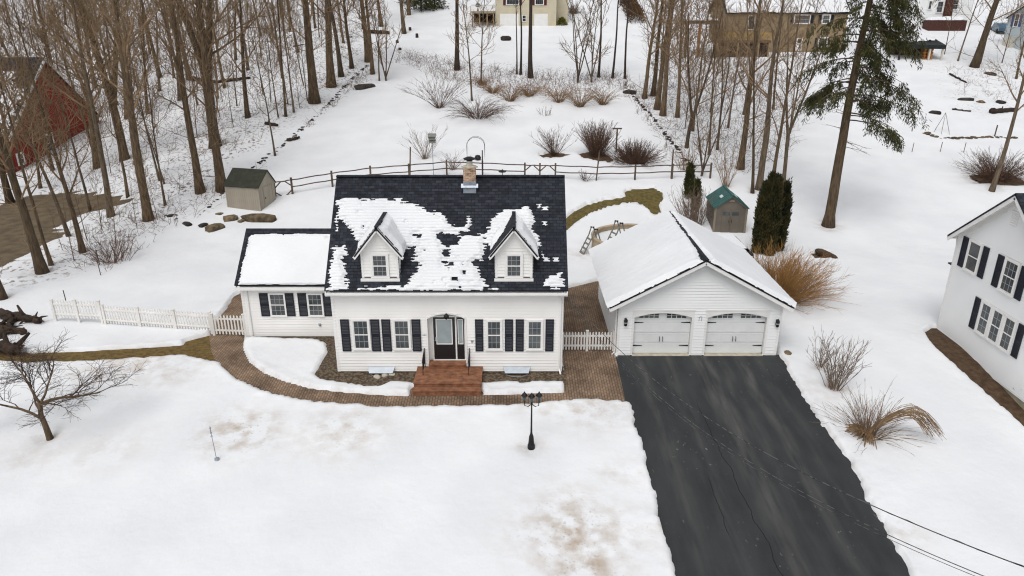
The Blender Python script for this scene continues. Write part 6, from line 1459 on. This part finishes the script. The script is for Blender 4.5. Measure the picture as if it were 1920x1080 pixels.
shrub('shrub', 'bare twiggy shrub between the garage and the teal roofed shed', 1300, 420, 'twig_pale', seed=30, n=110, h=2.6, spread=.25, r=.018, side=6, base_r=.8, tw=.25, el=(55, 88))
shrub('shrub', 'broad dark twiggy shrub at the right edge behind the leaning young tree', 1868, 336, 'twig_red', seed=31, n=260, h=2.3, spread=.5, r=.018, side=6, base_r=.8, tw=.3, el=(15, 84), droop=.05)
shrub('shrub', 'reddish brush clump at the wood edge left of the lawn', 212, 492, 'twig_red', seed=32, n=70, h=1.9, spread=.3, r=.016, side=6, base_r=.9, tw=.3, el=(45, 88))
shrub('shrub', 'small bare bush on snow in front of the rail fence', 1098, 338, 'twig_dark', seed=33, n=24, h=.9, spread=.5, r=.014, side=4, base_r=.2, el=(30, 80))
shrub('shrub', 'thin bare bush beside the rail fence end', 1362, 350, 'twig', seed=34, n=22, h=3.2, spread=.2, r=.02, side=7, base_r=.2, tw=.25, el=(60, 88))
shrub('shrub', 'low dead stalks in the snow above the three fence shrubs', 1023, 217, 'twig_dark', seed=35, n=16, h=1.1, spread=.3, r=.014, side=3, base_r=.6, el=(50, 88))
shrub('shrub', 'bare bush under the trunk at the right end of the rear row', 1283, 318, 'twig', seed=36, n=40, h=2.0, spread=.4, r=.016, side=5, base_r=.7, tw=.3, el=(40, 85))
shrub('shrub', 'low dry plant at the foot of the right neighbouring house', 1917, 745, 'twig_pale', seed=37, n=26, h=.9, spread=.3, r=.012, side=4, base_r=.2, el=(45, 88))
shrub('shrub', 'dark round bush on the bank right of the cream house', 1075, 26, 'twig_red', seed=38, n=130, h=1.7, spread=.2, r=.02, side=4, base_r=.4, el=(10, 88))

# front crab apple with spreading crown
def crab():
    g = G(92, 822); R = thing('spreading_tree', 'small bare fruit tree with wide spreading crooked branches in the front left lawn', 'tree', g)
    rr = random.Random(77); tr = MB(); cr = MB()
    tr.tube([V3(.05, 0, -.2), V3(.03, 0, .1), V3(0, 0, .5), V3(-.06, 0, 1.05), V3(-.02, .05, 1.55)], [.16, .12, .105, .09, .085], 9)
    def br(p, d, L, r, dep):
        n = 5; pts = [p]; ds = []
        for i in range(n):
            d = unit(d+V3(rr.uniform(-.3, .3), rr.uniform(-.3, .3), rr.uniform(-.22, .22))); d = unit(d*V3(1, 1, .85)); ds.append(d); pts.append(pts[-1]+d*L/n)
        (tr if dep == 0 else cr).tube(pts, [max(r*(1-.6*i/n), .005) for i in range(n+1)], 6 if dep == 0 else 4 if dep == 1 else 3)
        if dep < 3:
            k = (6, 7, 5)[dep]
            for j in range(k):
                t = .25+.75*(j+rr.random())/k; i = min(int(t*n), n-1); q = pts[i]+(pts[i+1]-pts[i])*(t*n-i)
                dd = unit(ds[i]*.8+V3(rr.uniform(-1, 1), rr.uniform(-1, 1), rr.uniform(-.35, .65))*.8)
                br(q, dd, L*rr.uniform(.42, .72), max(r*.5*(1-.3*t), .006), dep+1)
    for p, d, L, r in ((V3(-.02, .05, 1.5), V3(1, .35, .62), 2.3, .062), (V3(-.02, .05, 1.5), V3(-.55, .5, .75), 1.8, .055), (V3(-.05, 0, .85), V3(-1, -.1, .42), 2.4, .06), (V3(-.02, .05, 1.45), V3(.75, -.35, .35), 1.6, .045), (V3(-.02, .05, 1.5), V3(.1, 1, .7), 1.9, .05), (V3(-.05, 0, 1.2), V3(-.8, .9, .6), 2.0, .045)):
        br(p, unit(d), L, r, 0)
    tr.build('trunk', M['bark'], R, False, True); cr.build('crown', M['twig_dark'], R, False)
crab()

# ------------------------------------------------------------------ evergreens
def leafcards(mb, c, n, sx, sz, w, l, rr, down=.0, out=None):
    """n small leaf-like faces scattered about c"""
    for i in range(n):
        p = c+V3(rr.gauss(0, sx), rr.gauss(0, sx), rr.gauss(0, sz)); d = unit(V3(rr.uniform(-1, 1), rr.uniform(-1, 1), rr.uniform(-.5, .8)-down)+(out if out is not None else 0)); q = unit(np.cross(d, rotv(rr.random()*6.28, rr.uniform(-1, 1))))
        ll = l*rr.uniform(.6, 1.3); ww = w*rr.uniform(.6, 1.2); mb.add([p-q*ww*.5, p+d*ll*.5-q*ww*.35, p+d*ll, p+d*ll*.5+q*ww*.5, ], [(0, 1, 2, 3)])
def big_pine():
    g = G(1553, 424); R = thing('spruce_tree', 'tall evergreen with long bare trunk and ragged drooping boughs on the right', 'tree', g-Z*.05)
    R.rotation_euler = (0, math.radians(1.2), 0)
    rr = random.Random(21); tr = MB(); H = 21
    pts = [V3(0, 0, -.4)]; d = V3(.0, 0, 1)
    for i in range(16): d = unit(d+V3(rr.uniform(-.03, .03), rr.uniform(-.03, .03), .1)); pts.append(pts[-1]+d*(H+.4)/16)
    rad = [.37*(1-.045*i) for i in range(17)]; rad[0] = .56
    tr.tube(pts, rad, 12); tr.build('trunk', M['bark'], R, False, True)
    P = np.array(pts); at = lambda z: P[0]+(P[-1]-P[0])*0+V3(np.interp(z, P[:, 2], P[:, 0]), np.interp(z, P[:, 2], P[:, 1]), z)
    cr = MB(); fo = MB()
    limbs = []
    for k in range(70):
        z = 9.3+(k/70)**.9*11.6
        right = rr.random() < (.78 if z < 10.0 else .56)
        az = rr.uniform(-1.35, 1.15) if right else rr.uniform(1.6, 4.9)
        L = (rr.uniform(2.0, 4.5) if right else rr.uniform(1.2, 3.3))
        if z < 9 and not right: L *= .8
        limbs.append((z, az, L))
    for x in ((8.0, -.25, 3.6), (8.5, .1, 4.6), (8.3, -.7, 3.2), (9.2, -.1, 5.2), (9.6, .4, 4.8), (9.6, 3.0, 3.0), (10.2, 3.3, 3.2), (10.6, 2.8, 2.8), (12, 3.1, 3.6), (13.5, 3.3, 3.6), (14.5, 2.9, 3.4), (13, 2.6, 3.0)): limbs.append(x)
    for k in range(26): limbs.append((5.5+rr.random()*9, rr.random()*6.28, -rr.uniform(.5, 2.2)))   # dead stubs
    for z, az, L in limbs:
        dead = L < 0; L = abs(L); p = at(z); d = rotv(az, rr.uniform(-.15, .25)); n = 6; q = [p]; ds = []
        for i in range(n):
            d = unit(d+V3(rr.uniform(-.12, .12), rr.uniform(-.12, .12), -.10 if not dead else rr.uniform(-.15, .1))); ds.append(d); q.append(q[-1]+d*L/n)
        cr.tube(q, [max(.05*(1-.8*i/n), .012) if not dead else max(.025*(1-.7*i/n), .008) for i in range(n+1)], 4)
        if dead:
            for j in range(4):
                i = rr.randint(1, n-1); e = unit(ds[i]+V3(rr.uniform(-1, 1), rr.uniform(-1, 1), rr.uniform(-.6, .2))); cr.tube([q[i], q[i]+e*L*.35], [.010, .006], 3)
            continue
        for j in range(int(L*2.1)+2):
            t = .32+.68*rr.random(); i = min(int(t*n), n-1); b = q[i]+(q[i+1]-q[i])*(t*n-i)
            side = unit(np.cross(ds[i], Z))*rr.choice((-1, 1)); e = unit(ds[i]*.5+side*rr.uniform(.3, 1)-Z*rr.uniform(.3, 1.2)); l = rr.uniform(.5, 1.25)
            w = [b, b+e*l*.5, b+e*l*.5+unit(e-Z*.9)*l*.55]; cr.tube(w, [.014, .010, .006], 3)
            for s in np.linspace(.1, 1, 6):
                c = w[0]+(w[1]-w[0])*min(s*2, 1)+(w[2]-w[1])*max(0, s*2-1)
                leafcards(fo, c, 7, .10, .10, .075, .30, rr, down=.9, out=e*.5)
    cr.build('limbs', M['bark_grey'], R, False); fo.build('foliage', M['conifer'], R, False)
big_pine()
def cedar(name, seed, h, r, n=2600):
    rr = random.Random(seed); mb = MB()
    for i in range(n):
        t = rr.random()**.85; z = .1+h*t; rad = r*(min(1, (1-t)*3.2+.05))**.7*(.75+.25*math.sin(t*3.1))*(1+.14*math.sin(seed+z*5)); a = rr.random()*6.283; k = rr.uniform(.72, 1.04)
        p = V3(math.cos(a)*rad*k, math.sin(a)*rad*k, z); out = V3(math.cos(a), math.sin(a), 0)
        leafcards(mb, p, 3, .05, .09, .085, .26, rr, down=-1.1, out=out*.5+Z*.5)
    return mb
def cedars():
    for i, (x, y, h, r, lb) in enumerate(((1419, 478, 4.6, .33, 'leftmost narrow cedar of the tall group behind the garage'), (1440, 482, 5.1, .36, 'tallest cedar in the middle of the group behind the garage'), (1458, 474, 4.5, .33, 'rightmost narrow cedar of the tall group behind the garage'), (1431, 464, 4.8, .36, 'rear cedar hidden between the others behind the garage'))):
        g = G(x, y); R = thing('cedar_tree', lb, 'tree', g, group='narrow cedars behind the garage')
        MB().tube([V3(0, 0, -.2), V3(0, 0, h*.8)], [.10, .03], 7).build('trunk', M['bark'], R, False); cedar('crown', i+1, h, r).build('crown', M['cedar'], R, False)
    for x, y, h, r, lb in ((1290, 372, 2.5, .27, 'small dark cone shaped evergreen by the teal roofed shed'), (1303, 392, 2.0, .24, 'lower dark evergreen in front of the cone shaped one')):
        g = G(x, y); R = thing('dwarf_conifer', lb, 'tree', g); MB().tube([V3(0, 0, -.2), V3(0, 0, h*.7)], [.06, .02], 6).build('trunk', M['bark'], R, False); cedar('crown', int(x), h, r, 900).build('crown', M['conifer'], R, False)
cedars()
def far_evergreens():
    rr = random.Random(31)
    for i, (x, y, h, r, lb) in enumerate(((790, 22, 6, 2.6, 'dark spreading spruce at the top edge left of the cream house'), (815, 18, 5, 2.4, 'second dark spruce at the top edge, nearer the cream house'), (770, 10, 6, 2.2, 'dark spruce at the top edge nearest the woods'))):
        g = G(x, y); R = thing('far_spruce', lb, 'tree', g); MB().tube([V3(0, 0, -.3), V3(0, 0, h)], [.2, .03], 7).build('trunk', M['bark_dark'], R, False)
        fo = MB()
        for k in range(70):
            z = .4+h*.95*k/70; a = k*2.4; L = r*(1-z/h*.92)
            for s in np.linspace(.2, 1, 6): leafcards(fo, V3(math.cos(a)*L*s, math.sin(a)*L*s, z-.3*s), 4, .16, .1, .2, .55, rr, down=.4, out=V3(math.cos(a), math.sin(a), 0))
        fo.build('foliage', M['conifer'], R, False)
    g = G(1053, 48); mb = MB()
    for k in range(500):
        d = rotv(rr.random()*6.28, rr.uniform(0, 1.5)); leafcards(mb, d*V3(.75, .75, 1.1)*rr.uniform(.6, 1), 2, .08, .08, .14, .3, rr, out=d)
    o = mb.build('evergreen_bush', M['yew']); o.location = g; tag(o, 'yellow green bush at the right foot of the cream house', 'shrub')
    a, b = G(1172, 0), G(1195, 45); mb = MB()
    for k in range(3600):
        t = rr.random(); c = a+(b-a)*t; d = rotv(rr.random()*6.28, rr.uniform(-.1, 1.5)); leafcards(mb, c+d*V3(1.5, 1.2, 2.0)*rr.uniform(.65, 1)-V3(*g)*0, 2, .1, .1, .16, .35, rr, out=d)
    tag(mb.build('brown_hedge', M['oakleaf']), 'brown leafy hedge running up the snow slope at the top', 'hedge')
far_evergreens()

# ------------------------------------------------------------------ undergrowth nobody could count
def brush():
    rr = random.Random(61); mb = MB()
    def scatter(poly, n, h, P=None):
        P = np.array(poly); x0, x1, y0, y1 = P[:, 0].min(), P[:, 0].max(), P[:, 1].min(), P[:, 1].max()
        XY = RNG.uniform((x0, y0), (x1, y1), (n*4, 2)); s = sdf(P, XY[:, 0], XY[:, 1])+1.5*fbm(XY[:, 0]*.3, XY[:, 1]*.3, 3, 4); XY = XY[s > 0][:n]
        for x, y in XY:
            if -72 < x < -47.5 and 67 < y < 86: continue
            b = V3(x, y, float(base(x, y))); k = rr.choice((1, 2, 3))
            for i in range(k):
                d = rotv(rr.random()*6.28, rr.uniform(.1, 1.4)); L = h*rr.uniform(.4, 1.3); m = b+d*L*.5+Z*.05; mb.tube([b, m, m+unit(d+V3(rr.uniform(-.5, .5), rr.uniform(-.5, .5), rr.uniform(-.5, .3)))*L*.5], [.014, .011, .007], 3)
    scatter(wood, 4200, 1.5); scatter(wood2, 1300, 1.6); scatter(gp((100, 500), (200, 520), (300, 430), (400, 395), (430, 350), (330, 360), (220, 400)), 260, .9)
    scatter(gp((740, 95), (870, 120), (1000, 140), (1175, 140), (1180, 168), (1050, 185), (930, 180), (850, 160), (745, 118)), 1500, 1.0)
    scatter(gp((480, 320), (560, 260), (690, 125), (700, 140), (600, 220), (500, 315)), 260, .9); scatter(gp((1175, 150), (1290, 300), (1275, 310), (1165, 175)), 200, .9); scatter(gp((1770, 130), (1900, 120), (1900, 200), (1790, 180)), 130, .9)
    tag(mb.build('underbrush', M['twig_red']), 'thin dry twigs and brush scattered through the woods and lot edges', 'underbrush', kind='stuff')
brush()
for q in list(COL.objects):
    if q.parent is None and q.get('category') in ('shrub', 'lamp post', 'tree') and q.name.split('.')[0] in ('shrub', 'arching_bush', 'fountain_shrub', 'lamp_post', 'spreading_tree', 'spruce_tree', 'golden_shrub', 'dwarf_conifer'): WELLS.append((q.location.x, q.location.y, .5 if q.name.startswith('spruce') else .3))
ground_mesh()
